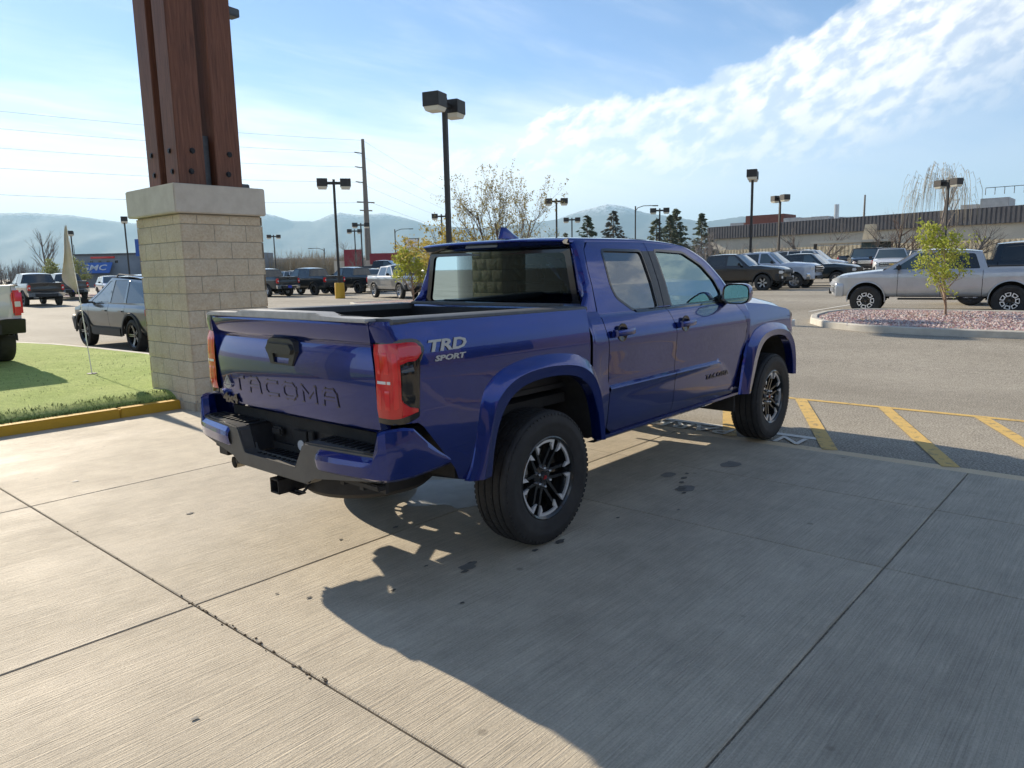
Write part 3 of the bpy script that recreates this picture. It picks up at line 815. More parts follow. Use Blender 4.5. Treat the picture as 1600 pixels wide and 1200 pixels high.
        lampgrid(s,[(4.6,.935,1.03),(5,.938,1.01),(6,.945,.985),(7,.955,.975)],.010,mb=red)
        obj('red_lens',red,M_redlens,lamp,50)
        in_=lampgrid(s,[(.5,1.095,1.113),(1.5,1.095,1.113),(2.8,1.095,1.113)],.0125); obj('reversing_light',in_,M_whitelens,lamp,50)
        for (a,b,z0,z1) in ((.6,1.2,.96,1.08),(.6,1.2,1.13,1.26),(1.9,2.5,.96,1.08),(1.9,2.5,1.13,1.26),(3.3,4.1,.95,1.27)):
            q=lampgrid(s,[(a,z0,z1),((a+b)/2,z0,z1),(b,z0,z1)],.0112); obj('light_tube',q,M_redlens2,lamp,50)
        dk=lampgrid(s,[(4.75,1.04,1.175),(5.5,1.00,1.185),(6.6,.995,1.185)],.012); obj('smoked_lens',dk,M_gloss,lamp,50)
    # ---- rear bumper ----
    mb=MB()
    P=[(-.88,.632),(-.40,.60),(-.345,.548),(.345,.548),(.40,.60),(.88,.632),(.88,.772),(.345,.772),(.315,.758),(.268,.632),(.25,.620),(-.25,.620),(-.268,.632),(-.315,.758),(-.345,.772),(-.88,.772)]
    mb.prism(P,lambda a,b:Vector((-1.255+.10*abs(a)**2.2,a,b)),lambda a,b:Vector((-1.165+.10*abs(a)**2.2,a,b)))
    bmesh.ops.bevel(mb.b,geom=[e for e in mb.b.edges],offset=.010,segments=2,affect='EDGES')
    bmp=obj('rear_bumper',mb,M_bumper,root,35)
    mb=MB(); mb.box((-1.10,0,.613),(.17,.50,.012)); mb.box((-1.03,0,.70),(.02,1.3,.18))
    for s in (-1,1): mb.box((-1.12,s*.58,.765),(.13,.50,.012)); mb.box((-1.11,s*.29,.69),(.13,.012,.15),Matrix.Rotation(-s*.3,3,'X'))
    for k in range(10): mb.box((-1.12,-.22+.048*k,.622),(.14,.02,.008),None,.002)
    for s in (-1,1):
        for k in range(9): mb.box((-1.125,s*(.38+.05*k),.776),(.10,.022,.008),None,.002)
    obj('step_pad',mb,M_black,bmp,30)
    mb=MB(); mb.box((-1.058,-.02,.70),(.012,.13,.12),None,.004); mb.box((-1.06,-.13,.70),(.014,.05,.14),None,.004)
    obj('plate_bracket',mb,M_under,bmp,30); mb=MB(); mb.box((-1.065,.20,.73),(.03,.10,.05),None,.01); obj('plate_lamp',mb,M_under,bmp,30)
    mb=MB(); mb.lathe([(0,0),(.030,0),(.032,-.01),(.02,-.02)],20,Matrix.Translation((-1.068,-.03,.675))@Matrix.Rotation(-PI/2,4,'Y')); obj('tow_socket',mb,M_whitelens,bmp,30)
    # blue corner pieces
    def corner():
        mb=MB(); rows=[]
        #  plan points along the corner: (x, y, zbot, zmid, ztop)
        C=[(-1.236,-.435,.640,.70,.742),(-1.240,-.46,.634,.70,.750),(-1.226,-.60,.633,.70,.752),(-1.206,-.76,.635,.705,.752),(-1.196,-.835,.637,.71,.755),
           (-1.185,-.862,.637,.715,.875),(-1.165,-.895,.637,.72,.888),(-1.13,-.916,.637,.76,.892),(-1.08,-.930,.638,.765,.892),(-1.02,-.935,.640,.765,.880),(-.94,-.936,.645,.745,.805),(-.86,-.936,.650,.705,.738),(-.79,-.934,.655,.68,.69)]
        for x,y,a,m,b in C:
            ox=.012
            cx=-1.0; 
            dirx=0 if x>-1.05 else -1; diry=-1 if y<-.84 else 0
            v=Vector((dirx*(0.6 if diry else 1),diry*(0.8 if dirx else 1),0))*(0.014 if dirx else .008)
            inn=Vector((x-v.x*3.5,y-v.y*3.5,0))
            rows.append([Vector((inn.x,inn.y,a+.004)),Vector((x-v.x,y-v.y,a)),Vector((x,y,a+.014))+v*.3,Vector((x,y,m))+v,Vector((x,y,lerp(m,b,.5)))+v*.6,Vector((x,y,b-.012)),Vector((x-v.x*.6,y-v.y*.6,b)),Vector((inn.x,inn.y,b-.004))])
        mb.grid(rows)
        # inner face of the raised horn
        mb.face([(-1.196,-.835,.752),(-1.185,-.862,.880),(-1.10,-.862,.890),(-1.10,-.835,.752)])
        return mb
    both(corner,'bumper_corner',M_blue,bmp,smooth=16)
    both(lambda: (lambda m:(m.box((-1.12,-.62,.585),(.05,.36,.03),None,.006),m.box((-1.12,-.50,.60),(.04,.03,.09)),m.box((-1.12,-.66,.60),(.04,.03,.09)),m.box((-1.09,-.55,.60),(.02,.5,.10)),m)[-1])(MB()),'bumper_bracket',M_black,bmp)
    mb=MB()
    for (a,b,c,d) in ((0,.052,.09,.008),(0,-.052+0,.09,.008)):
        pass
    for dz in (-.037,.037): mb.box((-1.10,0,.475+dz),(.26,.086,.010),None,.003)
    for dy in (-.038,.038): mb.box((-1.10,dy,.475),(.26,.010,.084),None,.003)
    mb.box((-1.10,0,.530),(.10,.30,.02),None,.004); mb.box((-1.14,0,.435),(.05,.26,.010),None,.003)
    for s in (-1,1): mb.tube([(-1.12,s*.05,.44),(-1.15,s*.08,.445),(-1.15,s*.15,.45),(-1.08,s*.16,.50)],.008,6)
    obj('tow_hitch',mb,M_black,root,30); mb=MB(); mb.box((-1.12,.66,.575),(.10,.10,.07),None,.004); obj('bumper_bracket',mb,M_black,bmp,30)
    # ---- rear window ----
    mb=MB(); rows=[[Vector((.612-.015*(z-1.38)*0,y,z)) for y in linspace(-(tab([(1.37,.70),(1.75,.635)],z)),tab([(1.37,.70),(1.75,.635)],z),13)] for z in linspace(1.375,1.748,6)]
    for r in rows:
        for v in r: v.x-=.03*(1-(v.y/.72)**2)*0.6
    mb.grid(rows); obj('rear_window',mb,G_back,root,60)
    mb=MB()
    fo=[(-.765,1.335),(.765,1.335),(.715,1.45),(.66,1.745),(-.66,1.745),(-.715,1.45)]; fi=roundpoly([(-.685,1.395),(.685,1.395),(.665,1.48),(.618,1.722),(-.618,1.722),(-.665,1.48)],.03)
    V,F=fill2d(fo,[fi]); t=bmesh.new(); vs=[t.verts.new((.600-.018*(1-(a/.72)**2),a,b)) for a,b in V]
    for f in F: t.faces.new([vs[i] for i in f])
    mb.merge(t); obj('window_surround',mb,M_gloss,root,0)
    mb=MB(); rows=[[Vector((.47,y,1.35)),Vector((.50,y,1.372)),Vector((.575,y,1.385)),Vector((.60,y,1.39))] for y in linspace(-.80,.80,12)]; mb.grid(rows); mb.grid([[Vector((.47,y,.95)),Vector((.47,y,1.35))] for y in (-.86,.86)]); obj('cab_back_panel',mb,M_blue,root,30)
    mb=MB(); mb.box((.518,.05,1.780),(.010,.30,.022),Matrix.Rotation(.9,3,'Y'),.003); obj('brake_light',mb,mat('smoked_white_lens',(.30,.30,.28),.2,0,coat=.6),root)
    # fin
    mb=MB(); rows=[]
    for k in range(9):
        t=k/8; z=1.835+.080*t; x0=lerp(.64,.672,t); x1=lerp(.90,.73,t**.75); w=.026*(1-t)**.7+.004
        rows.append([Vector((lerp(x0,x1,(1-math.cos(a))/2),w*math.sin(a),z)) for a in [2*PI*q/14 for q in range(14)]])
    mb.grid(rows,close=True); mb.face(rows[-1]); obj('roof_antenna',mb,M_blue,root,40)
    # windscreen
    mb=MB(); rows=[]
    for i in range(7):
        t=i/6; x=lerp(2.78,2.20,t); z=lerp(1.345,1.775,t); hw=lerp(.745,.595,t)
        rows.append([Vector((x+.05*(1-(y/.75)**2),y,z)) for y in linspace(-hw,hw,13)])
    mb.grid(rows); obj('windscreen',mb,G_ws,root,60)
    # mirrors
    for s in (-1,1):
        mb=MB(); c=Vector((2.44,s*.985,1.385)); rows=[]
        for k in range(10):
            t=k/9; x=c.x-.045+.155*t; q=math.sqrt(max(0,1-t**3.0)); q=max(q,.05)
            rows.append([Vector((x,c.y+s*.0+.115*q*math.copysign(abs(math.cos(a))**.6,math.cos(a)),c.z+.083*q*math.copysign(abs(math.sin(a))**.6,math.sin(a))+.01*t)) for a in [2*PI*j/24 for j in range(24)]])
        mb.grid(rows,close=True); mb.face(rows[-1]); mir=obj('side_mirror',mb,M_blue,root,40)
        mb=MB(); r0=[Vector((p.x-.002,p.y,p.z)) for p in rows[0]]; r1=[Vector((p.x+.004,lerp(c.y,p.y,.88),lerp(c.z,p.z,.86))) for p in rows[0]]; mb.grid([rows[0],r0,r1],close=True)
        obj('mirror_bezel',mb,M_gloss,mir,40)
        mb=MB(); mb.face([Vector((p.x+.003,lerp(c.y,p.y,.88),lerp(c.z,p.z,.86))) for p in rows[0]])
        obj('mirror_glass',mb,mat('mirror_glass',(.62,.86,.74),.03,1.0),mir,0)
        mb=MB(); mb.tube([(2.46,s*.83,1.335),(2.47,s*.92,1.345)],[.045,.035],10); mb.box((2.50,s*.838,1.345),(.20,.02,.05),Matrix.Rotation(0,3,'X'),.006)
        mb.face([(2.455,s*.836,1.33),(2.455,s*.812,1.43),(2.60,s*.826,1.335)])
        obj('mirror_arm',mb,M_gloss,mir,40)
    # interior
    it=MB()
    def seat(x,y,w):
        it.box((x+.05,y,.98),(.50,w,.14),Matrix.Rotation(-.08,3,'Y'),.05); it.box((x-.20,y,1.24),(.13,w*.94,.52),Matrix.Rotation(-.18,3,'Y'),.05); it.box((x-.27,y,1.58),(.09,.25,.15),Matrix.Rotation(-.12,3,'Y'),.035)
    seat(1.75,-.38,.50); seat(1.75,.38,.50); it.box((1.0,0,.98),(.45,1.3,.14),None,.05); it.box((.80,0,1.22),(.12,1.3,.45),Matrix.Rotation(-.12,3,'Y'),.05)
    for y in (-.42,0,.42): it.box((.74,y,1.48),(.07,.22,.11),None,.03)
    it.box((2.55,0,1.20),(.42,1.46,.16),None,.06); it.box((2.35,0,1.0),(.1,1.40,.35),None,.05); it.box((2.0,0,.95),(.7,.22,.2),None,.04); it.box((1.6,0,.60),(2.1,1.6,.03)); it.box((2.30,-.0,1.22),(.02,.32,.18),None,.01)
    it.box((2.30,-.40,1.30),(.14,.34,.07),None,.03)
    it.box((2.20,0,1.66),(.05,.24,.06),None,.02)
    for sy in (-1,1): it.box((1.6,sy*.80,.92),(2.0,.03,.74))
    obj('interior',it,M_seat,root,35)
    hd=MB(); rows=[[Vector((x,y,tab([(.62,1.78),(1.3,1.80),(2.15,1.735)],x)-.02*(y/.6)**2)) for y in linspace(-.62,.62,9)] for x in linspace(.63,2.14,6)]; hd.grid(rows); obj('headliner',hd,mat('headliner',(.35,.34,.32),.9),root)
    sw=MB(); Mw=Matrix.Translation((2.18,.38,1.20))@Matrix.Rotation(-1.15,4,'Y'); sw.lathe([(.18+.014*math.cos(a),.014*math.sin(a)) for a in [2*PI*k/8 for k in range(9)]],32,Mw); sw.box(Mw@Vector((0,0,-.02)),(.12,.30,.03),Mw.to_3x3(),.01); sw.tube([Mw@Vector((0,0,0)),Mw@Vector((0,0,-.3))],.025,8); obj('steering_wheel',sw,M_seat,root,40)
    # ---- front end ----
    mb=MB(); P=[(-.80,.56),(.80,.56),(.86,.80),(.80,1.03),(-.80,1.03),(-.86,.80)]
    mb.prism(P,lambda a,b:Vector((4.20-.16*abs(a)**2.5-.05*(b-.8),a,b)),lambda a,b:Vector((3.94,a,b))); bmesh.ops.bevel(mb.b,geom=mb.b.edges[:],offset=.03,segments=2,affect='EDGES')
    fb=obj('front_bumper',mb,M_blue,root,35)
    mb=MB()
    for k in range(7): mb.box((4.18,0,.66+.055*k),(.05,1.0-.03*k,.02),None,.004)
    mb.box((4.15,0,.83),(.05,1.05,.42),None,.02); obj('grille',mb,M_black,fb,30)
    for s in (-1,1):
        mb=MB(); mb.box((4.05,s*.70,1.03),(.16,.30,.12),Matrix.Rotation(-s*.35,3,'Z'),.03); obj('headlight',mb,M_whitelens,root,35)
    # wheels
    for x in (0,3.35):
        for s in (-1,1): hero_wheel(root,x,s*.825,s,rot0=(.05 if x==0 else .35))
    return root
# ---------------- materials of the setting ----------------
def make_concrete(i=0,br_=1.0,off=0.0):
    m=mat('concrete_%d'%i,(.4,.37,.32),.82); v=ncoord(m); vs=ncoord(m,(1.2,26,1),(0,0,.006*off)); vm=ncoord(m,(.6+.1*off,1.4,1),(0,0,off))
    big=nnoise(m,vm,.9,6,.65,.3); br=nnoise(m,vs,5,5,.7); br2=nnoise(m,ncoord(m,(2.2,120,1),(0,0,.004*off)),1.0,2.5,.75,.3); fine=nnoise(m,v,90,4,.7); mid=nnoise(m,v,4,8,.7)
    c=nramp(m,big,[(.25,(.37*br_,.305*br_,.215*br_)),(.5,(.48*br_,.410*br_,.298*br_)),(.75,(.56*br_,.485*br_,.365*br_))])
    c=nmix(m,.26,c,nramp(m,br,[(.3,(.26,.23,.19)),(.7,(.56,.52,.45))]),'MIX')
    c=nmix(m,.38,c,nramp(m,br2,[(.33,g3(.30)),(.64,g3(.66))]),'OVERLAY')
    c=nmix(m,.35,c,nramp(m,fine,[(.3,g3(.3)),(.7,g3(.7))]),'OVERLAY')
    c=nmix(m,.55,c,nramp(m,mid,[(.30,g3(.36)),(.64,g3(.60))]),'OVERLAY')
    vo=nadd(m,'ShaderNodeTexVoronoi'); m.node_tree.links.new(ncoord(m,(1,1,1)),vo.inputs['Vector']); vo.inputs['Scale'].default_value=2.3; vo.inputs['Randomness'].default_value=1
    spot=nramp(m,vo.outputs['Distance'],[(.03,g3(.0)),(.055,g3(1))])
    c=nmix(m,.38,c,nmix(m,spot,(.10,.08,.06),(1,1,1)),'MULTIPLY')
    setc(m,c); 
    s=nadd(m,'ShaderNodeMath'); s.operation='ADD'; m.node_tree.links.new(br2,s.inputs[0]); m.node_tree.links.new(br2,s.inputs[1])
    s2=nadd(m,'ShaderNodeMath'); s2.operation='ADD'; m.node_tree.links.new(s.outputs[0],s2.inputs[0]); m.node_tree.links.new(fine,s2.inputs[1])
    nbump(m,s2.outputs[0],.75,.0035)
    setc(m,nramp(m,big,[(.3,g3(.62)),(.7,g3(.85))]),'Roughness')
    return m
def make_asphalt():
    m=mat('asphalt',(.11,.10,.09),.85,spec=.2); v=ncoord(m)
    sp=nnoise(m,v,55,5,.85); big=nnoise(m,v,.35,7,.6,.4); mid=nnoise(m,v,6,6,.6); tr=nnoise(m,ncoord(m,(.35,.05,1)),1.0,4,.5)
    c=nramp(m,big,[(.3,(.29,.26,.21)),(.7,(.37,.335,.275))])
    c=nmix(m,.85,c,nramp(m,sp,[(.36,g3(.10)),(.5,g3(.48)),(.64,g3(.95))]),'OVERLAY')
    c=nmix(m,.30,c,nramp(m,mid,[(.3,g3(.35)),(.7,g3(.65))]),'OVERLAY')
    c=nmix(m,.35,c,nramp(m,tr,[(.35,g3(.36)),(.65,g3(.62))]),'OVERLAY')
    setc(m,c); nbump(m,sp,.7,.008); return m
M_concs=[make_concrete(0,1.0,0),make_concrete(1,.93,1.3),make_concrete(2,1.06,2.1)]; M_conc=M_concs[0]; M_asph=make_asphalt()
def worn(name,c,wear=.45,scale=9,base=(.13,.12,.105)):
    m=mat(name,c,.75); v=ncoord(m); f=nnoise(m,v,scale,8,.75); f2=nnoise(m,v,140,3,.7)
    c1=nmix(m,nramp(m,f,[(wear-.06,g3(0)),(wear+.10,g3(1))]),base,c); c2=nmix(m,.4,c1,nramp(m,f2,[(.3,g3(.25)),(.7,g3(.75))]),'OVERLAY'); setc(m,c2); nbump(m,f2,.4,.004); return m
M_yline=worn('yellow_road_paint',(.66,.44,.13),.38); M_yworn=worn('worn_road_paint',(.66,.52,.33),.30,7); M_wline=worn('white_road_paint',(.72,.70,.64),.33,10)
M_ycurb=worn('yellow_kerb_paint',(.62,.36,.03),.26,5,(.35,.32,.26))
M_kerb=noisy('kerb_concrete',(.44,.41,.35),(.62,.58,.50),3,.85,.2,60)
M_dark=mat('black_metal',(.018,.018,.02),.45,.4)
M_pole=noisy('bronze_pole',(.030,.027,.026),(.045,.041,.038),4,.5,0,metal=.3)
M_lens=mat('lamp_glass',(.70,.66,.55),.35)
def blocks():
    m=mat('stone_block',(.4,.36,.28),.92); v=ncoord(m); f=nnoise(m,v,3.2,7,.7); f2=nnoise(m,v,38,5,.75); f3=nnoise(m,v,9,6,.7)
    c=nramp(m,f,[(.3,(.62,.515,.36)),(.7,(.77,.665,.49))]); c=nmix(m,.5,c,nramp(m,f2,[(.3,g3(.25)),(.7,g3(.75))]),'OVERLAY'); setc(m,c)
    s=nadd(m,'ShaderNodeMath'); s.operation='ADD'; m.node_tree.links.new(f2,s.inputs[0]); m.node_tree.links.new(f3,s.inputs[1]); nbump(m,s.outputs[0],1.0,.02); return m
M_block=blocks(); M_mortar=noisy('mortar',(.36,.32,.25),(.44,.40,.32),20,.95,.3)
def wood():
    m=mat('stained_timber',(.13,.05,.03),.62); v=ncoord(m,(14,14,.9)); f=nnoise(m,v,1.6,7,.7,1.2); v2=ncoord(m,(60,60,1.5)); f2=nnoise(m,v2,1.5,4,.6)
    c=nramp(m,f,[(.25,(.07,.026,.014)),(.5,(.165,.064,.034)),(.75,(.23,.098,.054))]); c=nmix(m,.5,c,nramp(m,f2,[(.3,g3(.28)),(.7,g3(.72))]),'OVERLAY'); setc(m,c); nbump(m,f2,.4,.01); return m
M_wood=wood()
# ---------------- ground, slabs, road paint ----------------
def ground():
    mb=MB(); xs=[-20000,-3000,-400,-60,-20,-8,0,4,6]+[8+.5*i for i in range(1,22)]+[22,30,45,80,150,400,3000,20000]
    ys=[-20000,-3000,-400,-60,-20,-8,0,5,10]+[10+1.0*i for i in range(1,21)]+[36,50,80,150,400,3000,20000]
    mb.grid([[Vector((x,y,H(x,y))) for y in ys] for x in xs]); obj('ground',mb,M_asph,None,60,kind='structure')
ground()
XJ=[-12.0,-9.45,-6.9,-4.32,-1.75,.82,2.02,3.13]; YJ=[-15.0,-12.55,-10.05,-7.55,-5.06,-2.57,-.07,2.45,5.42]
random.seed(3)
mb=MB()
for i in range(len(XJ)-1):
    for j in range(len(YJ)-1):
        x0,x1,y0,y1=XJ[i],XJ[i+1],YJ[j],YJ[j+1]; g=.0045
        t=bmesh.new(); bmesh.ops.create_cube(t,size=1,matrix=Matrix.Translation(((x0+x1)/2,(y0+y1)/2,-.044))@Matrix.Diagonal((x1-x0-2*g,y1-y0-2*g,.112,1)))
        bmesh.ops.bevel(t,geom=[e for e in t.edges if all(v.co.z>0 for v in e.verts)],offset=.005,segments=1,affect='EDGES')
        k_=random.choice((0,0,1,2))
        for f in t.faces: f.material_index=k_
        mb.merge(t)
obj('concrete_forecourt',mb,M_concs,None,0,kind='structure')
# crumbs of debris gathered in the joint
mb=MB()
for k in range(38):
    y=random.uniform(-1.2,.05) if random.random()<.8 else random.uniform(-.1,1.6); x=-1.75+random.gauss(0,.009)+ .006*math.sin(y*9); r=random.uniform(.0025,.0065)
    mb.prism([(x+r*math.cos(a)*random.uniform(.6,1.4),y+1.4*r*math.sin(a)*random.uniform(.6,1.4)) for a in [2*PI*q/6 for q in range(6)]],lambda a,b:Vector((a,b,.010)),lambda a,b:Vector((a,b,.0155)))
obj('joint_debris',mb,noisy('dirt',(.045,.030,.02),(.10,.075,.05),60,.95,.3),None,0,label='dark crumbs of dirt and leaf bits along the open slab joint',cat='debris',kind='stuff')
def flat(name,polys,m,z=.004,zf=None,**kw):
    mb=MB()
    for P in polys: mb.face([Vector((x,y,(zf(x,y) if zf else 0)+z)) for x,y in P])
    return obj(name,mb,m,None,0,kind='structure',**kw)
def strip(x0,y0,x1,y1,w):
    d=Vector((x1-x0,y1-y0)).normalized(); n=Vector((-d.y,d.x))*w/2
    return [(x0+n.x,y0+n.y),(x1+n.x,y1+n.y),(x1-n.x,y1-n.y),(x0-n.x,y0-n.y)]
flat('yellow_line',[strip(5.60,9.0,5.60,-9,.10)],M_yline,.004)
flat('kerb_line',[strip(3.215,9.0,3.215,-9,.15)],M_yworn,.0045)
flat('letter_line',[strip(3.63,2.4,3.63,-1.30,.09)],M_wline,.005)
ST=[]
for k in range(-4,6):
    y=-.42+.93*k*-1.0
    ST.append(strip(5.55,y,3.26,y-1.08,.13))
flat('hatch_stripes',ST,M_yline,.008)
mb=MB(); M=frame((3.42,-.10,.0125),(0,1,0),(-1,0,0)); textmesh(mb,'NO PARKING',M,.36,.0005,1.0,offset=.004,spacing=1.05)
obj('painted_lettering',mb,M_wline,None,0,kind='structure')
flat('bay_line',[strip(18.1,3.9,22.4,3.95,.10),strip(8.0,9.6,12.0,9.9,.10)],M_wline,.006,H)
# stains
def blob(cx,cy,r,n=22,sx=1,sy=1):
    ph=random.random()*9; return [(cx+sx*r*math.cos(a)*(1+.28*mnoise.noise(Vector((math.cos(a)*1.4+ph,math.sin(a)*1.4,ph)))*2),cy+sy*r*math.sin(a)*(1+.28*mnoise.noise(Vector((math.sin(a)*1.4,ph,math.cos(a)*1.6)))*2)) for a in [2*PI*q/n for q in range(n)]]
M_stain=noisy('oil_stain',(.035,.033,.031),(.15,.14,.125),22,.45,.05); M_stain2=noisy('damp_stain',(.15,.145,.135),(.23,.22,.20),9,.6,.1)
random.seed(11)
st=[blob(x,y,r,sx=1.2,sy=.7) for x,y,r in ((1.45,-1.03,.07),(1.58,-.96,.035),(1.70,-.92,.04),(1.82,-.88,.03),(1.36,-1.10,.025),(.05,-.98,.045),(-.52,-.78,.02),(-.62,-.84,.028),(-.70,-.62,.016),(-.15,-.95,.03),(-1.02,-.72,.02),(-1.30,2.9,.03),(-1.1,1.35,.03),(-.75,.10,.018),(-.9,-1.1,.016),(1.0,-1.25,.018),(.62,-1.02,.018),(-1.34,-.45,.018),(-1.42,-.28,.012),(-.4,.0,.025),(-2.2,-1.0,.018))]
st=[[(lerp(sum(p[0] for p in P)/len(P),x,.72),lerp(sum(p[1] for p in P)/len(P),y,.72)) for x,y in P] for P in st]
flat('oil_stains',st,M_stain,.0160)
st=[blob(x,y,r,sx=1.2,sy=.8) for x,y,r in ((2.30,-1.02,.09),(1.46,-1.06,.07),(-.55,-.80,.05),(1.7,-.78,.06))]
flat('damp_stains',st,M_stain2,.0145)
M_wet=noisy('wet_salt_film',(.26,.265,.26),(.44,.44,.42),4,.5,.3,30)
flat('wet_patch',[blob(.42,.20,.34,40,sx=1.3,sy=1.0)],M_wet,.0132)
# ---------------- kerb, turf ----------------
mb=MB()
for x0,x1 in ((-12,-7.6),(-7.6,-3.4),(-3.4,.02),(.02,.735)):
    mb.box(((x0+x1)/2,5.495,.018),(x1-x0-.006,.145,.205),None,.012)
obj('yellow_kerb',mb,M_ycurb,None,30,kind='structure')
TZ=.17
turf_edge=[(2.62,5.60),(2.62,11.0),(2.50,13.2),(2.28,15.2),(1.9,16.7),(1.1,17.5),(-.5,17.8),(-12,17.8)]
def turfmat():
    m=mat('artificial_turf',(.13,.22,.05),.9,spec=.2); v=ncoord(m); f=nnoise(m,v,1.2,6,.65); f2=nnoise(m,ncoord(m,(70,40,1)),2,4,.8); f3=nnoise(m,ncoord(m,(9,2.2,1)),2,5,.7)
    c=nramp(m,f,[(.3,(.37,.50,.11)),(.7,(.52,.63,.20))]); c=nmix(m,.8,c,nramp(m,f2,[(.3,g3(.18)),(.7,g3(.85))]),'OVERLAY'); c=nmix(m,.4,c,nramp(m,f3,[(.3,g3(.3)),(.7,g3(.7))]),'OVERLAY'); setc(m,c); nbump(m,f2,1,.03); return m
M_turf=turfmat()
mb=MB()
rows=[]
for x in linspace(-12,2.6,60):
    top=tab([(-12,17.8),(-.5,17.8),(1.1,17.5),(1.9,16.7),(2.28,15.2),(2.5,13.2),(2.6,11.0)],x); r=[]
    for y,z in [(5.57,.118),(5.62,.15),(5.72,.185),(5.85,.20)]+[(5.85+(top-5.85)*(k/30),TZ+.03*math.exp(-k*.8)) for k in range(1,31)]:
        r.append(Vector((x,y,z+.008*mnoise.noise(Vector((x*1.3,y*1.3,0))))))
    rows.append(r)
mb.grid(rows); obj('artificial_turf',mb,M_turf,None,60,kind='structure')
# coarse blades on the turf edge and lawn
M_blade=noisy('grass_blades',(.055,.095,.030),(.16,.23,.07),6,.85,0)
mb=MB(); random.seed(5)
for k in range(5200):
    x=random.uniform(-3.2,.72); y=5.57+abs(random.gauss(0,.13)); z=.12+.08*sstep((y-5.57)/.28)
    if random.random()<.25: x=random.uniform(-3,2.5); y=random.uniform(5.7,12); z=TZ
    a=random.random()*PI; h=random.uniform(.012,.034)*(.55 if y>6.1 else 1); w=.006; dx,dy=math.cos(a)*w,math.sin(a)*w; lx,ly=random.uniform(-.03,.03),random.uniform(-.035,.02)
    mb.face([(x-dx,y-dy,z-.01),(x+dx,y+dy,z-.01),(x+lx+dx*.3,y+ly+dy*.3,z+h),(x+lx-dx*.3,y+ly-dy*.3,z+h)])
obj('turf_blades',mb,M_blade,None,0,label='ragged dark green blades along the edge of the artificial turf',cat='grass',kind='stuff')
def kerbline(name,P,z0,h=.15,w=.16,closed=False):
    P=[Vector((a,b,0)) for a,b in P]; n=len(P); rows=[]
    for i,p in enumerate(P):
        a=P[(i-1)%n] if closed or i>0 else p; b=P[(i+1)%n] if closed or i<n-1 else p
        d=(b-a).normalized(); q=Vector((d.y,-d.x,0)); zz=z0(p.x,p.y)
        rows.append([p+Vector((0,0,zz-.1)),p+q*0.0+Vector((0,0,zz+h-.02)),p-q*.02+Vector((0,0,zz+h)),p-q*(w-.02)+Vector((0,0,zz+h)),p-q*w+Vector((0,0,zz+h-.02)),p-q*w+Vector((0,0,zz-.1))])
    mb=MB()
    if closed: rows.append(rows[0])
    mb.grid(rows); return obj(name,mb,M_kerb,None,30,kind='structure')
kerbline('turf_kerb',[(2.78,6.5)]+[(a+.15,b+.1) for a,b in turf_edge[1:]],lambda x,y:0,.165,.16)
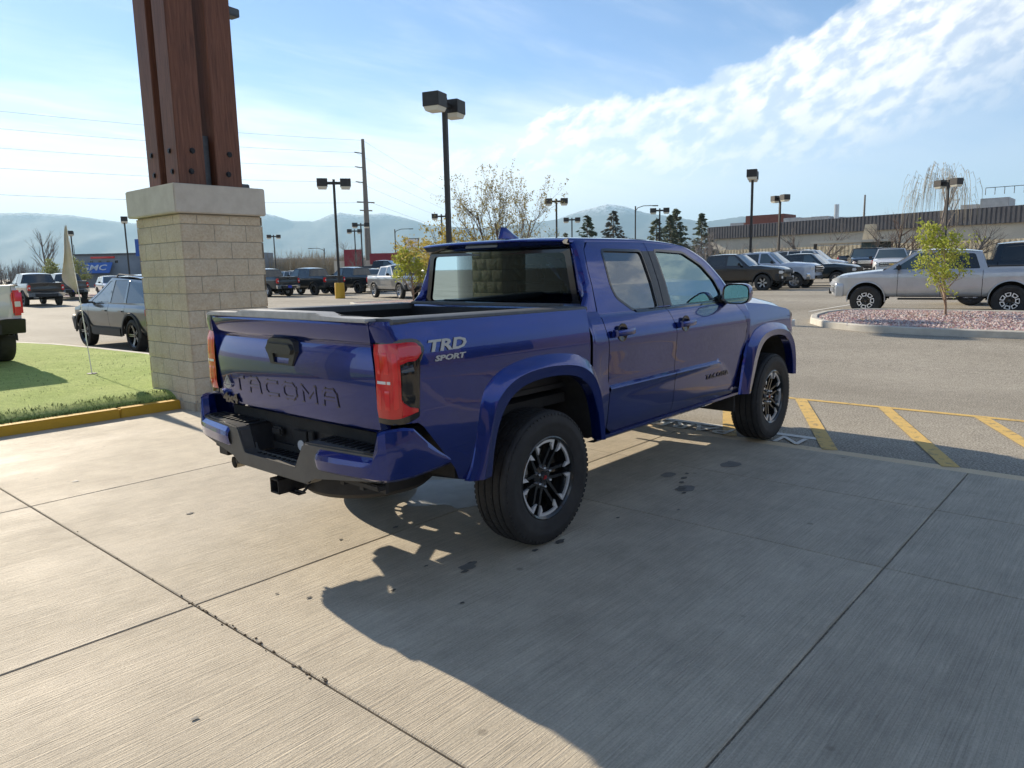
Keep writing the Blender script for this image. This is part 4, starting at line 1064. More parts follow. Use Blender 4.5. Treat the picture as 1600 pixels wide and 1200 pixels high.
# ---------------- masonry pier with timber posts ----------------
def pier(x0,y0,label):
    X1=x0+1.05; Y1=y0+1.2
    t=empty('masonry_pier',((x0+X1)/2,(y0+Y1)/2,0),label=label,cat='pier'); o=Vector(t.location)
    def P(name,mb,m,par=None,**k):
        for v in mb.b.verts: v.co-=o
        return obj(name,mb,m,par or t,**k)
    mb=MB(); mb.box(((x0+X1)/2,(y0+Y1)/2,1.17),(1.018,1.168,2.36)); P('core',mb,M_mortar,smooth=0)
    mb=MB(); random.seed(int(x0*7)+40); nrow=12; hh=2.345/11.55; g=.003
    for r in range(nrow):
        z0=r*hh; z1=min(2.345,z0+hh)-g*2
        if z1-z0<.03: continue
        off=.205*(r%2)
        for (a0,a1,f) in ((x0,X1,0),(x0,X1,1),(y0,Y1,2),(y0,Y1,3)):
            u=a0-.41+ (.205 if (r+f)%2 else 0) + (.0)
            while u<a1:
                s0=max(a0,u)+g*(1 if u>a0 else 0); s1=min(a1,u+.41)-g*(1 if u+.41<a1 else 0); u+=.41
                if s1-s0<.03: continue
                d=.035+random.uniform(-.003,.003)
                n=7; rows=[]
                for i in range(n):
                    rr=[]
                    for j in range(5):
                        s=lerp(s0,s1,i/(n-1)); z=lerp(z0+g,z1,j/4); edge=(i in(0,n-1)) or (j in (0,4))
                        out=.017 if not edge else .006; 
                        if (s==a0 or s==a1 or abs(s-a0)<1e-6 or abs(s-a1)<1e-6): out=.008
                        if not edge: out+=.009*mnoise.noise(Vector((s*9+f*3,z*9,r)))
                        if f==0: p=(s,y0-out+.016,z)
                        elif f==1: p=(s,Y1+out-.016,z)
                        elif f==2: p=(x0-out+.016,s,z)
                        else: p=(X1+out-.016,s,z)
                        rr.append(Vector(p))
                    rows.append(rr)
                mb.grid(rows)
    P('stone_blocks',mb,M_block,smooth=50)
    mb=MB(); mb.box(((x0+X1)/2-.025,(y0+Y1)/2,2.52),(1.15,1.33,.33),None,.012); P('capstone',mb,M_kerb2,smooth=30)
    mb=MB(); mb.box(((x0+X1)/2,(y0+Y1)/2,.06),(1.10,1.25,.16),None,.03); P('footing',mb,M_conc,smooth=30)
    cx,cy=(x0+X1)/2,(y0+Y1)/2
    for sx in (-1,1):
        for sy in (-1,1):
            mb=MB(); mb.box((cx+sx*.235,cy+sy*.245,4.1),(.33,.33,2.86),None,.008); P('timber_post',mb,M_wood,smooth=30)
    mb=MB(); mb.box((cx,cy,3.0),(.10,.60,.62),None,.003); mb.box((cx,cy,3.0),(.60,.10,.62),None,.003)
    mb.box((cx+.50,cy-.1,2.73),(.18,.30,.10),None,.01); P('steel_bracket',mb,M_brk,smooth=0)
    for sx in (-1,1):
        for k in (0,1):
            for dx in (.02,):
                mb=MB(); mb.lathe([(0,-.02),(.024,-.02),(.024,-.005),(.036,-.005),(.036,0),(0,0)][::-1],8,Matrix.Translation((cx+sx*.235+dx*(1 if k else -.6),cy-.245-.165,2.86+.24*k))@Matrix.Rotation(PI/2,4,'X')@Matrix.Diagonal((1,1,-1,1)))
                P('bolt',mb,M_dark,smooth=20); mb=MB()
                mb.lathe([(0,-.02),(.024,-.02),(.024,-.005),(.036,-.005),(.036,0),(0,0)][::-1],8,Matrix.Translation((cx-.235-.165,cy+sx*.245+dx*(1 if k else -.6),2.86+.24*k))@Matrix.Rotation(-PI/2,4,'Y')@Matrix.Diagonal((1,1,-1,1))); P('bolt',mb,M_dark,smooth=20)
    return t
M_kerb2=noisy('cast_capstone',(.54,.49,.40),(.66,.61,.51),5,.8,.25,60); M_brk=noisy('galvanised_steel',(.07,.075,.08),(.12,.125,.13),10,.45,0,metal=.7)
pier(.75,5.06,'tan block pier with brown timber posts, standing behind the truck at the kerb')
pier(-6.3,5.06,'tan block pier with brown timber posts, next one along the canopy, off to the left')
mb=MB(); mb.box((0,0,0),(.26,.16,.10),Matrix.Rotation(.15,3,'Z'),.01); mb.box((-.13,.06,.10),(.05,.05,.12)); 
obj('flood_light',mb,M_brk,None,30,loc=(1.78,5.50,4.87),label='small grey floodlight fixed on the timber post, cut by the top of the picture',cat='light')
# canopy overhead and the showroom behind the camera (seen in the reflections)
t=empty('canopy_roof',(-2,0,5.55),label='open timber canopy frame above the forecourt, out of sight over the picture',cat='canopy')
for k in range(4):
    mb=MB(); mb.box((-.6,5.35-4.6*k,-.05),(9.6,.26,.40),None,.01); obj('main_beam',mb,M_wood,t,0)
for k in range(2):
    mb=MB(); mb.box((-3.8+7.05*k,-1.6,.32),(.24,14.6,.30),None,.01); obj('side_beam',mb,M_wood,t,0)
t=empty('showroom',(-2,-15,0),label='brown showroom wall with dark windows behind the forecourt, seen only in reflections',cat='building')
mb=MB(); mb.box((0,-.3,1.6),(46,.5,3.2)); obj('wall',mb,noisy('stucco',(.13,.10,.085),(.17,.135,.11),2,.9,.1),t,0)
for k in range(8):
    mb=MB(); mb.box((-18+5.0*k,-.03,1.9),(3.4,.08,2.6)); obj('window',mb,M_bgglass,t,0)
# ---------------- golf flag ----------------
t=empty('golf_flag',(.88,8.71,TZ),label='small pale golf flag hanging limp on a thin leaning pole in the turf',cat='flag')
top=Vector((-.11,.06,2.24)); mb=MB(); mb.tube([(0,0,-.02),top*.5+Vector((.012,0,0)),top],[.008,.007,.006],8); obj('pole',mb,M_white,t,40)
mb=MB(); mb.lathe([(0,.012),(.07,.010),(.075,0)],16); obj('cup_rim',mb,M_dark,t,40)
mb=MB(); rows=[]
for i in range(15):
    v=i/14; p=top*(1-.44*v)-Vector((0,0,.01)); r=[]
    for j in range(9):
        u=j/8; w=.20*tab([(0,.06),(.25,.42),(.6,1.0),(.75,.9),(1,.12)],v)
        sag=-.16*u*u*tab([(0,0),(.6,1),(1,.1)],v)
        # limp cloth hanging to the left of the pole with folds
        r.append(p+Vector((-.80*w*u,.35*w*u+.03*math.sin(u*9+v*3)*u+.015*math.sin(v*14),sag+.02*math.sin(u*8+v*6))))
    rows.append(r)
mb.grid(rows); m=noisy('flag_cloth',(.42,.40,.34),(.56,.53,.46),7,.8,.1); bsdf(m).inputs['Transmission Weight'].default_value=0; obj('cloth',mb,m,t,60)
# ---------------- other vehicles ----------------
def simple_wheel(parent,x,y,s,R,w,style,rr=None):
    rr=rr or R*.62; c=Vector((x,y,R)); h=w/2
    wh=obj('wheel',tyre_mb(c,s,R,w,rr,32,False),M_rubber,parent,40); M=axisM(c,s)
    st={'dark':(M_dwheel,M_dwheel,5),'silver':(M_alloyg,M_alloy,6),'twotone':(M_dwheel,M_alloy,6),'frame':(M_dwheel,M_alloy,7),'suv':(M_dwheel,M_alloyg,5)}[style]
    mb=MB(); mb.lathe([(rr+.012,h*.82),(rr,h*.93),(rr-.02,h*.75),(rr-.035,0),(rr-.03,-h*.6),(0,-h*.3)],28,M)
    mb.lathe([(0,h*.62),(rr*.20,h*.60),(rr*.26,h*.4)],14,M)
    n=st[2]
    for k in range(n):
        a0=2*PI*k/n; Rz=M@Matrix.Rotation(a0,4,'Z'); hw=rr*(.13 if style!='frame' else .10)
        rows=[]
        for r,z,f in ((rr*.18,h*.45,.8),(rr*.6,h*.55,.8),(rr*.97,h*.74,1.3)):
            rows.append([Rz@Vector((r,-hw*f,z-.03)),Rz@Vector((r,-hw*f*.8,z)),Rz@Vector((r,hw*f*.8,z)),Rz@Vector((r,hw*f,z-.03))])
        mb.grid(rows)
    rim=obj('rim',mb,st[0],wh,30)
    if st[1] is not st[0]:
        mb=MB()
        for k in range(n):
            Rz=M@Matrix.Rotation(2*PI*k/n+(PI/n if style=='frame' else 0),4,'Z')
            if style=='frame':
                o=[(rr*.50,-.05),(rr*.96,-.078),(rr*.99,-.04),(rr*.99,.04),(rr*.96,.078),(rr*.50,.05)]; i=[(rr*.60,-.028),(rr*.84,-.045),(rr*.86,0),(rr*.84,.045),(rr*.60,.028)]
                V,F=fill2d(o,[i]); z=h*.80
                t=bmesh.new(); vs=[t.verts.new(Rz@Vector((a,b,z))) for a,b in V]
                for f in F:
                    try: t.faces.new([vs[q] for q in f])
                    except Exception: pass
                mb.merge(t)
            else:
                q=rr*.05
                for sg in (-1,1): mb.grid([[Rz@Vector((r,sg*q*1.6-q*.6,z)),Rz@Vector((r,sg*q*1.6+q*.6,z))] for r,z in ((rr*.22,h*.50),(rr*.6,h*.58),(rr*.98,h*.77))])
        obj('rim_face',mb,st[1],wh,0)
    return wh
PICK=dict(kind='pickup',wb=3.75,fo=.98,ro=1.20,hw=1.0,R=.42,z0=.50,belt=1.30,deck=1.36,hood=1.36,nose=1.18,roof=1.92,wsb=2.95,wst=2.15,rt=.62,rb=.50,d=(.62,1.72,2.86),wheel='twotone')
def vehicle(name,label,cat,x,y,head,paintm,group=None,plate=False,z=None,**kw):
    S=dict(PICK); S.update(kw); s_=S; wb,fo,ro,hw,R=S['wb'],S['fo'],S['ro'],S['hw'],S['R']; z0,belt,roof=S['z0'],S['belt'],S['roof']
    root=empty(name,(x,y,H(x,y) if z is None else z),head,label=label,cat=cat,group=group)
    pick=S['kind']=='pickup'; xe=wb+fo
    trim=S.get('trim',M_black); hwb=hw-.055; ht=hw-S.get('tumble',.27)
    Tf=lambda zz: lerp(hwb,ht,(zz-belt)/(roof-belt))
    def Yp(zz): return tab([(z0,hw-.13),(z0+.06,hw-.06),(z0+.22,hw-.02),(z0+.5,hw-.005),(belt-.18,hw),(belt-.06,hw-.02),(belt,hwb),(belt+.10,hwb-.02)],zz)
    topf=S.get('top') or [(-ro,S['deck']-(.0 if pick else .06)),(S['rb']-.01,S['deck']),(S['rb'],belt),(S['wsb'],belt),(S['wsb']+.05,belt+.0),(wb*.95,S['hood']-.05),(xe-.25,S['nose']),(xe,S['nose']-.10)]
    def zt(xx): return tab(topf,xx)
    def arc(cx): return [(cx+(R*1.16)*math.cos(a),R+.03+(R*1.18)*math.sin(a)) for a in linspace(PI,0,21)]
    base=[(xx,None) for xx in linspace(-ro,-R*1.2,9)]+arc(0)+[(xx,None) for xx in linspace(R*1.2,wb-R*1.2,20)]+arc(wb)+[(xx,None) for xx in linspace(wb+R*1.2,xe,9)]
    def inset(xx): return tab([(-ro,.20),(-ro+.015,.10),(-ro+.05,.04),(-ro+.14,.0),(xe-.45,0),(xe-.2,.06),(xe-.06,.16),(xe,.30)],xx)
    def zbot(xx,zz):
        v=z0 if zz is None else max(zz,z0)
        return max(v,tab([(-ro,z0+.12),(-ro+.25,z0+.06),(-ro+.5,z0),(xe-.5,z0),(xe,z0+.05)],xx))
    def seg(a,b,cols):
        cs=[c for c in cols if a<c[0]<b]; za=[c for c in cols]; 
        cs=[(a,None)]+cs+[(b,None)]
        mb=MB(); rows=[]
        for xx,zz in cs:
            if zz is None:  # on an arch? find arch height
                for cx in (0,wb):
                    if abs(xx-cx)<R*1.16: zz=R+.03+1.18*R*math.sqrt(max(0,1-((xx-cx)/(R*1.16))**2))
            lo=zbot(xx,zz); hi=zt(xx); r=[]
            for j in range(15):
                q=lerp(lo,hi,j/14); r.append(Vector((xx,-(Yp(q)-inset(xx)),q)))
            rows.append(r)
        mb.grid(rows); return mb
    d0,d1,d2=S['d']; g=.006
    body=MB()
    for a,b in ((-ro,d0-g),(d2+g,xe)):
        m=seg(a,b,base); m.mirror(); body.merge(m.b)
    for a,b in ((d0-g,d0+g),(d2-g,d2+g),(d1-g,d1+g)): pass
    # hood
    rows=[]
    for xx in linspace(S['wsb']-.06,xe,12):
        z1=zt(xx); w=(Yp(z1)-inset(xx)); c=S.get('crown',.06)*(1-sstep((xx-(xe-.35))/.4)*.7)
        rows.append([Vector((xx+ (0 if xx<xe-.3 else -.05*(yy*1.0)**2),w*yy,z1+c*(1-abs(yy)**3))) for yy in linspace(-1,1,15)])
    body.grid(rows)
    # front face fill
    zz=S['nose']-.10
    body.grid([[Vector((xe-.05*yy*yy-.0,(hw-.30)*yy,q)) for yy in linspace(-1,1,9)] for q in linspace(z0+.15,zz,6)])
    # rear face
    if pick:
        dk=S['deck']
        inner=MB()
        inner.box((( -ro+S['rb'])/2,0,z0+.42),(S['rb']+ro-.1,2*hw-.3,.04))
        for sg in (-1,1): inner.grid([[Vector((xx,sg*(hw-.16),z0+.42)),Vector((xx,sg*(hw-.16),dk+.01)),Vector((xx,sg*(hw-.055),dk+.015)),Vector((xx,sg*(hw-.05),dk-.01))] for xx in (-ro+.03,S['rb'])])
        inner.box((S['rb']-.04,0,(z0+.42+dk)/2),(.04,2*hw-.3,dk-z0-.42))
        obj('bed_liner',inner,M_black,root,30)
        mb=MB(); w=hw-.175
        mb.grid([[Vector((-ro-.012+.02*abs(yy)**4+xo,w*yy,q)) for yy in linspace(-1,1,11)] for q,xo in ((z0+.30,.02),(z0+.34,0),(dk-.30,-.005),(dk-.22,.012),(dk-.05,-.01),(dk+.005,-.012),(dk+.012,.05))])
        tg=obj('tailgate',mb,paintm,root,30)
        mb=MB(); mb.box((-ro-.03,0,dk-.12),(.03,.24,.07),None,.01); obj('handle',mb,M_gloss,tg)
        body.grid([[Vector((-ro+.002,sg*(hw-.20),q)) for sg in (-1,1)] for q in (z0+.1,dk-.02)])
    else:
        dk=S['deck']; w=hw-.15
        mb=MB(); mb.grid([[Vector((-ro-.03+.07*abs(yy)**3+xo,w*yy,q)) for yy in linspace(-1,1,11)] for q,xo in ((z0+.12,.05),(z0+.30,0),(z0+.5,.01),(dk-.25,.02),(dk-.04,.05),(dk,.09))])
        tg=obj('tailgate',mb,paintm,root,30)
        body.grid([[Vector((-ro+.05,sg*(hw-.15),q)) for sg in (-1,1)] for q in (z0+.1,dk)])
        body.grid([[Vector((xx,yy*w,dk+.005)) for yy in (-1,1)] for xx in (-ro+.05,S['rb']+.08)])
    # greenhouse
    rb,rt,wsb,wst=S['rb'],S['rt'],S['wsb'],S['wst']
    out=[(rb,belt-.01),(rt,roof),(wst,roof),(wsb,belt-.01)]
    P=lambda t0,t1,u0: None
    def xr(q): return lerp(rb,rt,(q-belt)/(roof-belt))
    def xf(q): return lerp(wsb,wst,(q-belt)/(roof-belt))
    zl,zh=belt+.035,roof-.075; bp=S.get('bp',d1)
    wins=[]
    if pick or S['kind']=='sedan':
        wins.append([(xr(zl)+.17,zl),(xr(zh)+.17,zh),(bp-.05,zh),(bp-.05,zl)])
    else:
        q0=d0+.10
        wins.append([(xr(zl)+.16,zl+.03),(xr(zh)+.12,zh-.02),(q0-.02,zh-.01),(q0-.09,zl)])
        wins.append([(q0+.01,zl),(q0+.06,zh),(bp-.05,zh),(bp-.05,zl)])
    wins.append([(bp+.05,zl),(bp+.05,zh),(xf(zh)-.12,zh),(xf(zl)-.20,zl)])
    wins=[roundpoly(w_,.04,2) for w_ in wins]
    mb=MB(); framepanel(mb,out,wins,0,Tf); mb.mirror(); body.merge(mb.b)
    rows=[[Vector((lerp(rt,wst,i/7)+(.03*(1-yy*yy) if i==7 else 0)-(.03*(1-yy*yy) if i==0 else 0),ht*yy,roof+(.055)*(1-abs(yy)**2.5)*(.35+.65*math.sin(PI*min(1,max(0,(i+1)/9)))))) for yy in linspace(-1,1,11)] for i in range(8)]
    body.grid(rows)
    def slope(xa,za,wa,xb_,zb_,wb_,n,off=0,bow=.05,m=None):
        m=m or MB(); m.grid([[Vector((lerp(xa,xb_,i/4)+bow*(1-yy*yy),lerp(wa,wb_,i/4)*yy,lerp(za,zb_,i/4)+off)) for yy in linspace(-1,1,9)] for i in range(5)]); return m
    slope(wsb,belt-.01,hwb,wst,roof,ht,5,m=body); slope(rb,belt-.01,hwb,rt,roof,ht,5,0,-.03,m=body)
    bodyo=obj('body',body,paintm,root,30)
    mb=slope(lerp(wsb,wst,.04)+.012,lerp(belt,roof,.04)+.012,hwb-.06,lerp(wsb,wst,.92)+.012,lerp(belt,roof,.92)+.012,ht-.05,5); obj('windscreen',mb,M_bgglass2,root,60)
    mb=slope(lerp(rb,rt,.08)-.012,lerp(belt,roof,.08)+.01,hwb-.13,lerp(rb,rt,.86)-.012,lerp(belt,roof,.86)+.01,ht-.07,5,0,-.03); obj('rear_window',mb,M_bgglass,root,60)
    # doors with panes
    for sg in (-1,1):
        for (a,b) in ((d0+g,d1-g),(d1+g,d2-g)):
            m=seg(a,b,base)
            if sg==1:
                for v in m.b.verts: v.co.y=-v.co.y
            d=obj('rear_door' if a<d1-.1 else 'front_door',m,paintm,root,30)
            m=MB(); hx=a+.16; m.box((hx,sg*(hw+.012),belt-.14),(.20,.028,.034),None,.008); obj('handle',m,S.get('handle',paintm),d,30)
            for w_ in wins:
                cx=sum(p[0] for p in w_)/len(w_)
                if (cx<bp)==(a<d1-.1):
                    m=MB(); framepanel(m,offset_poly(w_,.004),[],0,lambda q:Tf(q)-.008)
                    if sg==1:
                        for v in m.b.verts: v.co.y=-v.co.y
                    obj('window',m,M_bgglass if (cx<bp) else S.get('fglass',M_bgglass2),d,0)
        m=MB(); m.box((wsb-.42,sg*(hw+.12),belt+.10),(.12,.20,.17),None,.04); m.box((wsb-.42,sg*(hw+.0),belt+.05),(.06,.14,.05)); obj('side_mirror',m,S.get('mirror',M_black),root,30)
        # lamps
        zt_,zb_=(S['deck']-S.get('lz',.10),z0+S.get('lz2',.42)) if pick else (S['deck']-.14,S['deck']-.34)
        m=MB(); m.box((-ro+.06,sg*(hw-.10),(zt_+zb_)/2),(.17,.17 if pick else .36,zt_-zb_),None,.035); lp=obj('tail_lamp',m,M_redlens2 if S.get('brightlamp') else M_redlens,root,35)
        if pick: m=MB(); m.box((-ro-.022,sg*(hw-.10),(zt_*.45+zb_*.55)),(.02,.09,.09),None,.005); obj('reversing_light',m,M_whitelens,lp,0)
        m=MB(); nz=S['nose']; m.box((xe-.13,sg*(hw-.25),nz-.22),(.26,.34,.15),Matrix.Rotation(-sg*.42,3,'Z'),.04); obj('headlight',m,M_whitelens,root,35)
        if S.get('fog'): m=MB(); m.box((xe-.03,sg*(hw-.25),z0+.20),(.08,.16,.14),Matrix.Rotation(-sg*.3,3,'Z'),.02); obj('fog_light',m,M_whitelens,root,35)
    # underbody and arches
    m=MB(); m.box(((wb)/2,0,z0+.06),(wb-2*R-.25,2*hw-.30,.14)); m.box((wb/2,0,z0+.30),(wb+fo+ro-.4,2*hw-.75,.25))
    if pick: m.box((wb/2-.1,hw-.10,z0-.06),(wb-1.35,.10,.05),None,.02); m.box((wb/2-.1,-hw+.10,z0-.06),(wb-1.35,.10,.05),None,.02)
    for cx in (0,wb):
        for sg in (-1,1):
            A=linspace(PI,0,15); m.grid([[Vector((cx+R*1.19*math.cos(a),sg*(hw-.05),R+.03+R*1.2*math.sin(a))),Vector((cx+R*1.19*math.cos(a),sg*(hw-.45),R+.03+R*1.2*math.sin(a)))] for a in A])
            m.face([Vector((cx+R*1.25*math.cos(a),sg*(hw-.45),R+.0+R*1.25*math.sin(a))) for a in linspace(PI,0,15)])
    m.tube([(0,-hw+.2,R),(0,hw-.2,R)],.05,8); obj('underbody',m,M_under,root,30)
    if S.get('clad') is not False:
        cm=S.get('cladm',trim); cw=S.get('clad',.07)
        for cx in (0,wb):
            for sg in (-1,1):
                m=MB(); rows=[]
                for a in linspace(PI+.12,-.12,23):
                    for_=[]; 
                    for rr_,yy in ((1.13,hw-.02),(1.15,hw+.018),(1.16+cw,hw+.014),(1.17+cw*1.3,hw-.012)): for_.append(Vector((cx+R*rr_*math.cos(a),sg*yy,R+.03+R*rr_*1.015*math.sin(a))))
                    rows.append(for_)
                m.grid(rows); obj('fender_flare',m,cm,root,40)
    if S.get('sill'):
        for sg in (-1,1):
            m=MB(); m.box((wb/2,sg*(hw-.03),z0+.05),(wb-2*R-.35,.07,.20),None,.025); obj('sill_cladding',m,trim,root,30)
    # bumpers
    bm_=S.get('bumper',M_chrome)
    m=MB(); m.prism([(-hw+.02,z0+.06),(hw-.02,z0+.06),(hw,z0+.30),(hw-.30,z0+.31),(.35,z0+.27),(-.35,z0+.27),(-hw+.30,z0+.31),(-hw,z0+.30)],lambda a,b:Vector((-ro-.13+.10*abs(a)**2,a,b)),lambda a,b:Vector((-ro+.10,a,b))); bmesh.ops.bevel(m.b,geom=m.b.edges[:],offset=.015,segments=1,affect='EDGES')
    rbm=obj('rear_bumper',m,bm_,root,30)
    if pick: m=MB(); m.box((-ro+.0,0,z0+.14),(.20,1.2,.16)); m.tube([(-ro-.1,0,z0-.02),(-ro+.3,0,z0-.02)],.04,6); obj('tow_bar',m,M_black,rbm,0)
    if plate: m=MB(); m.box((-ro-.135 if pick else -ro-.06,0,z0+(.18 if pick else .52)),(.012,.31,.16)); obj('dealer_plate',m,M_plate,rbm,0)
    m=MB(); m.prism([(-hw+.06,z0+.0),(hw-.06,z0+.0),(hw-.01,z0+.30),(hw-.05,z0+.38),(-hw+.05,z0+.38),(-hw+.01,z0+.30)],lambda a,b:Vector((xe+.09-.26*abs(a)**2.2,a,b)),lambda a,b:Vector((xe-.25-.1*abs(a),a,b))); bmesh.ops.bevel(m.b,geom=m.b.edges[:],offset=.02,segments=1,affect='EDGES')
    fb=obj('front_bumper',m,S.get('fbumper',bm_),root,30)
    m=MB(); m.box((xe+.035,0,z0+.14),(.10,hw*1.1,.14),None,.01); obj('lower_intake',m,M_black,fb,0)
    m=MB(); gz0,gz1=z0+.38,S['nose']-.08
    m.box((xe-.02,0,(gz0+gz1)/2),(.10,hw*1.32,gz1-gz0),None,.02); gr=obj('grille',m,M_black,root,30)
    m=MB()
    for k in range(S.get('bars',3)): m.box((xe+.035,0,gz0+(gz1-gz0)*(k+.5)/S.get('bars',3)),(.03,hw*1.26,.035),None,.006)
    obj('grille_bars',m,S.get('grillem',M_chrome),gr,30)
    if S.get('emblem'): m=MB(); m.box((xe+.058,0,(gz0+gz1)/2),(.012,.26,.075),None,.004); obj('emblem',m,M_gold,gr,0)
    for cx in (0,wb):
        for sg in (-1,1): simple_wheel(root,cx,sg*(hw-.135),sg,R,S.get('tw',.26),S['wheel'],S.get('rr'))
    if S['kind']=='suv' and S.get('rails'):
        for sg in (-1,1): m=MB(); m.tube([(rt+.12,sg*(ht-.06),roof+.01),(rt+.2,sg*(ht-.06),roof+.06),(wst-.25,sg*(ht-.06),roof+.06),(wst-.12,sg*(ht-.06),roof+.01)],.015,6); obj('roof_rail',m,M_black,root,30)
    # curvature: arched roof line, bowed plan (wheels stay as they are)
    ar=S.get('arch',.06); xc=(rb+wsb)/2; hl=(wsb-rb)/2; xm=(xe-ro)/2; hL=(xe+ro)/2
    def bend(o):
        if o.name.startswith('wheel'): return
        if o.type=='MESH':
            for v in o.data.vertices:
                c=v.co
                if c.z>belt:
                    k=min(1.3,(c.z-belt)/(roof-belt)); u_=max(-1,min(1,(c.x-xc)/hl)); c.z-=ar*k*u_*u_; c.y*=1-.05*k*max(0,u_)**2
                w=max(-1,min(1,(c.x-xm)/hL)); c.y*=1-.045*w**4
        for ch in o.children: bend(ch)
    bend(root)
    return root
M_plate=mat('blue_dealer_plate',(.02,.04,.42),.4); M_gold=mat('gold_emblem',(.70,.42,.05),.3,.5)
C_white=paint('white_car_paint',(.66,.67,.68),.0,.3); C_silver=paint('silver_car_paint',(.50,.52,.54),.35,.3); C_black=paint('black_car_paint',(.010,.011,.013),.2,.3)
C_dgreen=paint('dark_teal_paint',(.014,.026,.034),.4,.3); C_dblue=paint('dark_slate_paint',(.009,.018,.028),.4,.3); C_grey=paint('grey_car_paint',(.075,.092,.10),.5,.3); C_silver2=paint('dull_silver_paint',(.24,.25,.26),.4,.3)
C_dgrey=paint('dark_grey_paint',(.05,.055,.06),.5,.32); C_purple=paint('plum_car_paint',(.055,.045,.075),.4,.3); C_ltblue=paint('ice_white_paint',(.50,.56,.66),.2,.3)
D=math.radians
SUV=dict(kind='suv',wb=2.75,fo=.88,ro=.98,hw=.92,R=.355,z0=.33,belt=1.06,deck=1.12,hood=1.08,nose=.88,roof=1.66,wsb=2.48,wst=1.62,rt=-.42,rb=-.80,d=(.28,1.16,2.28),wheel='suv',tw=.22,bumper=M_black,clad=.06,grillem=M_black,rails=True,tumble=.26,arch=.10)
BIGSUV=dict(SUV,wb=2.95,hw=.98,R=.39,z0=.40,belt=1.18,deck=1.24,hood=1.18,nose=1.02,roof=1.80,wsb=2.62,wst=1.85,rt=-.72,rb=-.92,clad=False)
# left foreground: white pickup standing on the turf
vehicle('pickup_truck','white pickup truck parked on the artificial turf at the left edge of the picture','pickup truck',-.27,12.10,D(90),C_white,z=TZ,bumper=M_black,wheel='dark',brightlamp=True,R=.42,clad=.05,lz=.08,lz2=.36)
vehicle('crossover','slate grey compact crossover in the lane behind the pier, black wheel arches','car',4.22,13.30,D(91),C_grey,**dict(SUV,z0=.36,clad=.13,roof=1.64,arch=.20,belt=1.02,wst=1.35,wsb=2.55,rt=-.35,rb=-.90,sill=True,wheel='suv',wb=2.70,rr=.25,mirror=M_black,handle=C_grey))
vehicle('pickup_truck','dark grey pickup with a blue dealer plate driving away on the far left','pickup truck',16.3,56.5,D(84),C_dgrey,plate=True,wheel='dark')
vehicle('pickup_truck','black pickup half hidden behind the white tail lamp corner at the left edge','pickup truck',11.6,47.0,D(86),C_black,bumper=M_chrome,wheel='dark')
vehicle('crossover','pale blue white crossover behind the left young tree','car',22.6,66.5,D(-100),C_ltblue,**SUV)
vehicle('crossover','plum coloured crossover with dark rear window behind the flag pole','car',23.4,57.5,D(60),C_purple,**SUV)
vehicle('sport_utility_vehicle','white sport utility vehicle with roof above the plum crossover','car',29.0,69.0,D(75),C_white,**BIGSUV)
vehicle('sport_utility_vehicle','white sport utility vehicle with black roof rails behind the grey crossover','car',26.6,53.0,D(100),C_white,**dict(BIGSUV))
vehicle('sport_utility_vehicle','silver sport utility vehicle beside the pier, behind the grey crossover','car',28.4,50.0,D(100),C_silver,**dict(BIGSUV))
# row of dark pickups right of the pier
GR='dark pickups parked in a row behind the pier'
T1=(24.9,42.75)
for i,(lab,c) in enumerate((('dark slate pickup with chrome bumper and blue plate, nearest the pier','a'),('dark slate pickup with black bumper, second from the pier','b'),('dark slate pickup partly behind the yellow lamp base','c'))):
    vehicle('pickup_truck',lab,'pickup truck',T1[0]+i*3.25*.966,T1[1]+i*3.25*.12-i*1.35,D(95),C_dblue,group=GR,plate=True,bumper=M_chrome if i==0 else M_black,wheel='silver' if i==0 else 'dark')
vehicle('pickup_truck','silver grey pickup facing the camera behind the middle young tree','pickup truck',26.4,32.6,D(-106),C_silver2,wheel='silver',emblem=True,fog=True,bars=2,fbumper=M_black)
vehicle('crossover','silver crossover parked half behind the middle young tree and the truck cab','car',26.9,29.6,D(-112),C_silver,**dict(SUV,wheel='silver'))
vehicle('sport_utility_vehicle','white sport utility vehicle beyond the row of dark pickups','car',34.7,45.3,D(-118),C_white,**BIGSUV)
vehicle('sport_utility_vehicle','pale sport utility vehicle behind the middle young tree, only its roof in sight','car',42.0,41.0,D(-95),C_white,**BIGSUV)
vehicle('pickup_truck','dark blue pickup standing highest beyond the row, below the red signs','pickup truck',47.0,60.5,D(-60),C_dblue,z=.85,wheel='dark')
vehicle('sport_utility_vehicle','beige sport utility vehicle beyond the first dark pickup','car',39.0,62.0,D(100),C_silver,**BIGSUV)
# right hand lot
vehicle('pickup_truck','black pickup with two tone wheels, first of the line beyond the blue truck bonnet','pickup truck',35.15,15.75,D(-89),C_black,bumper=M_black,grillem=M_chrome,fog=True,wheel='twotone',R=.43)
vehicle('pickup_truck','white heavy duty pickup with chrome grille, between the black and the dark teal pickups','pickup truck',38.4,15.3,D(-89),C_ltblue,bumper=M_chrome,wheel='silver',roof=2.03,belt=1.38,hood=1.48,nose=1.33,deck=1.42,clad=False)
vehicle('pickup_truck','dark teal pickup with silver wheels behind the white heavy duty pickup','pickup truck',42.6,14.4,D(-89),C_dgreen,bumper=M_black,wheel='silver',clad=False,grillem=M_black,wsb=2.9)
vehicle('sport_utility_vehicle','white long roofed vehicle above the dark teal pickup','car',49.5,16.6,D(-90),C_white,z=.55,**dict(BIGSUV,wb=3.3,rt=-.8,wsb=2.9,wst=2.1,roof=1.95,belt=1.25,hood=1.3,nose=1.1,deck=1.3,d=(.3,1.3,2.6)))
vehicle('pickup_truck','dark blue pickup far behind, near the green canopy hut','pickup truck',61.0,15.2,D(-95),C_dblue,z=.75,wheel='dark')
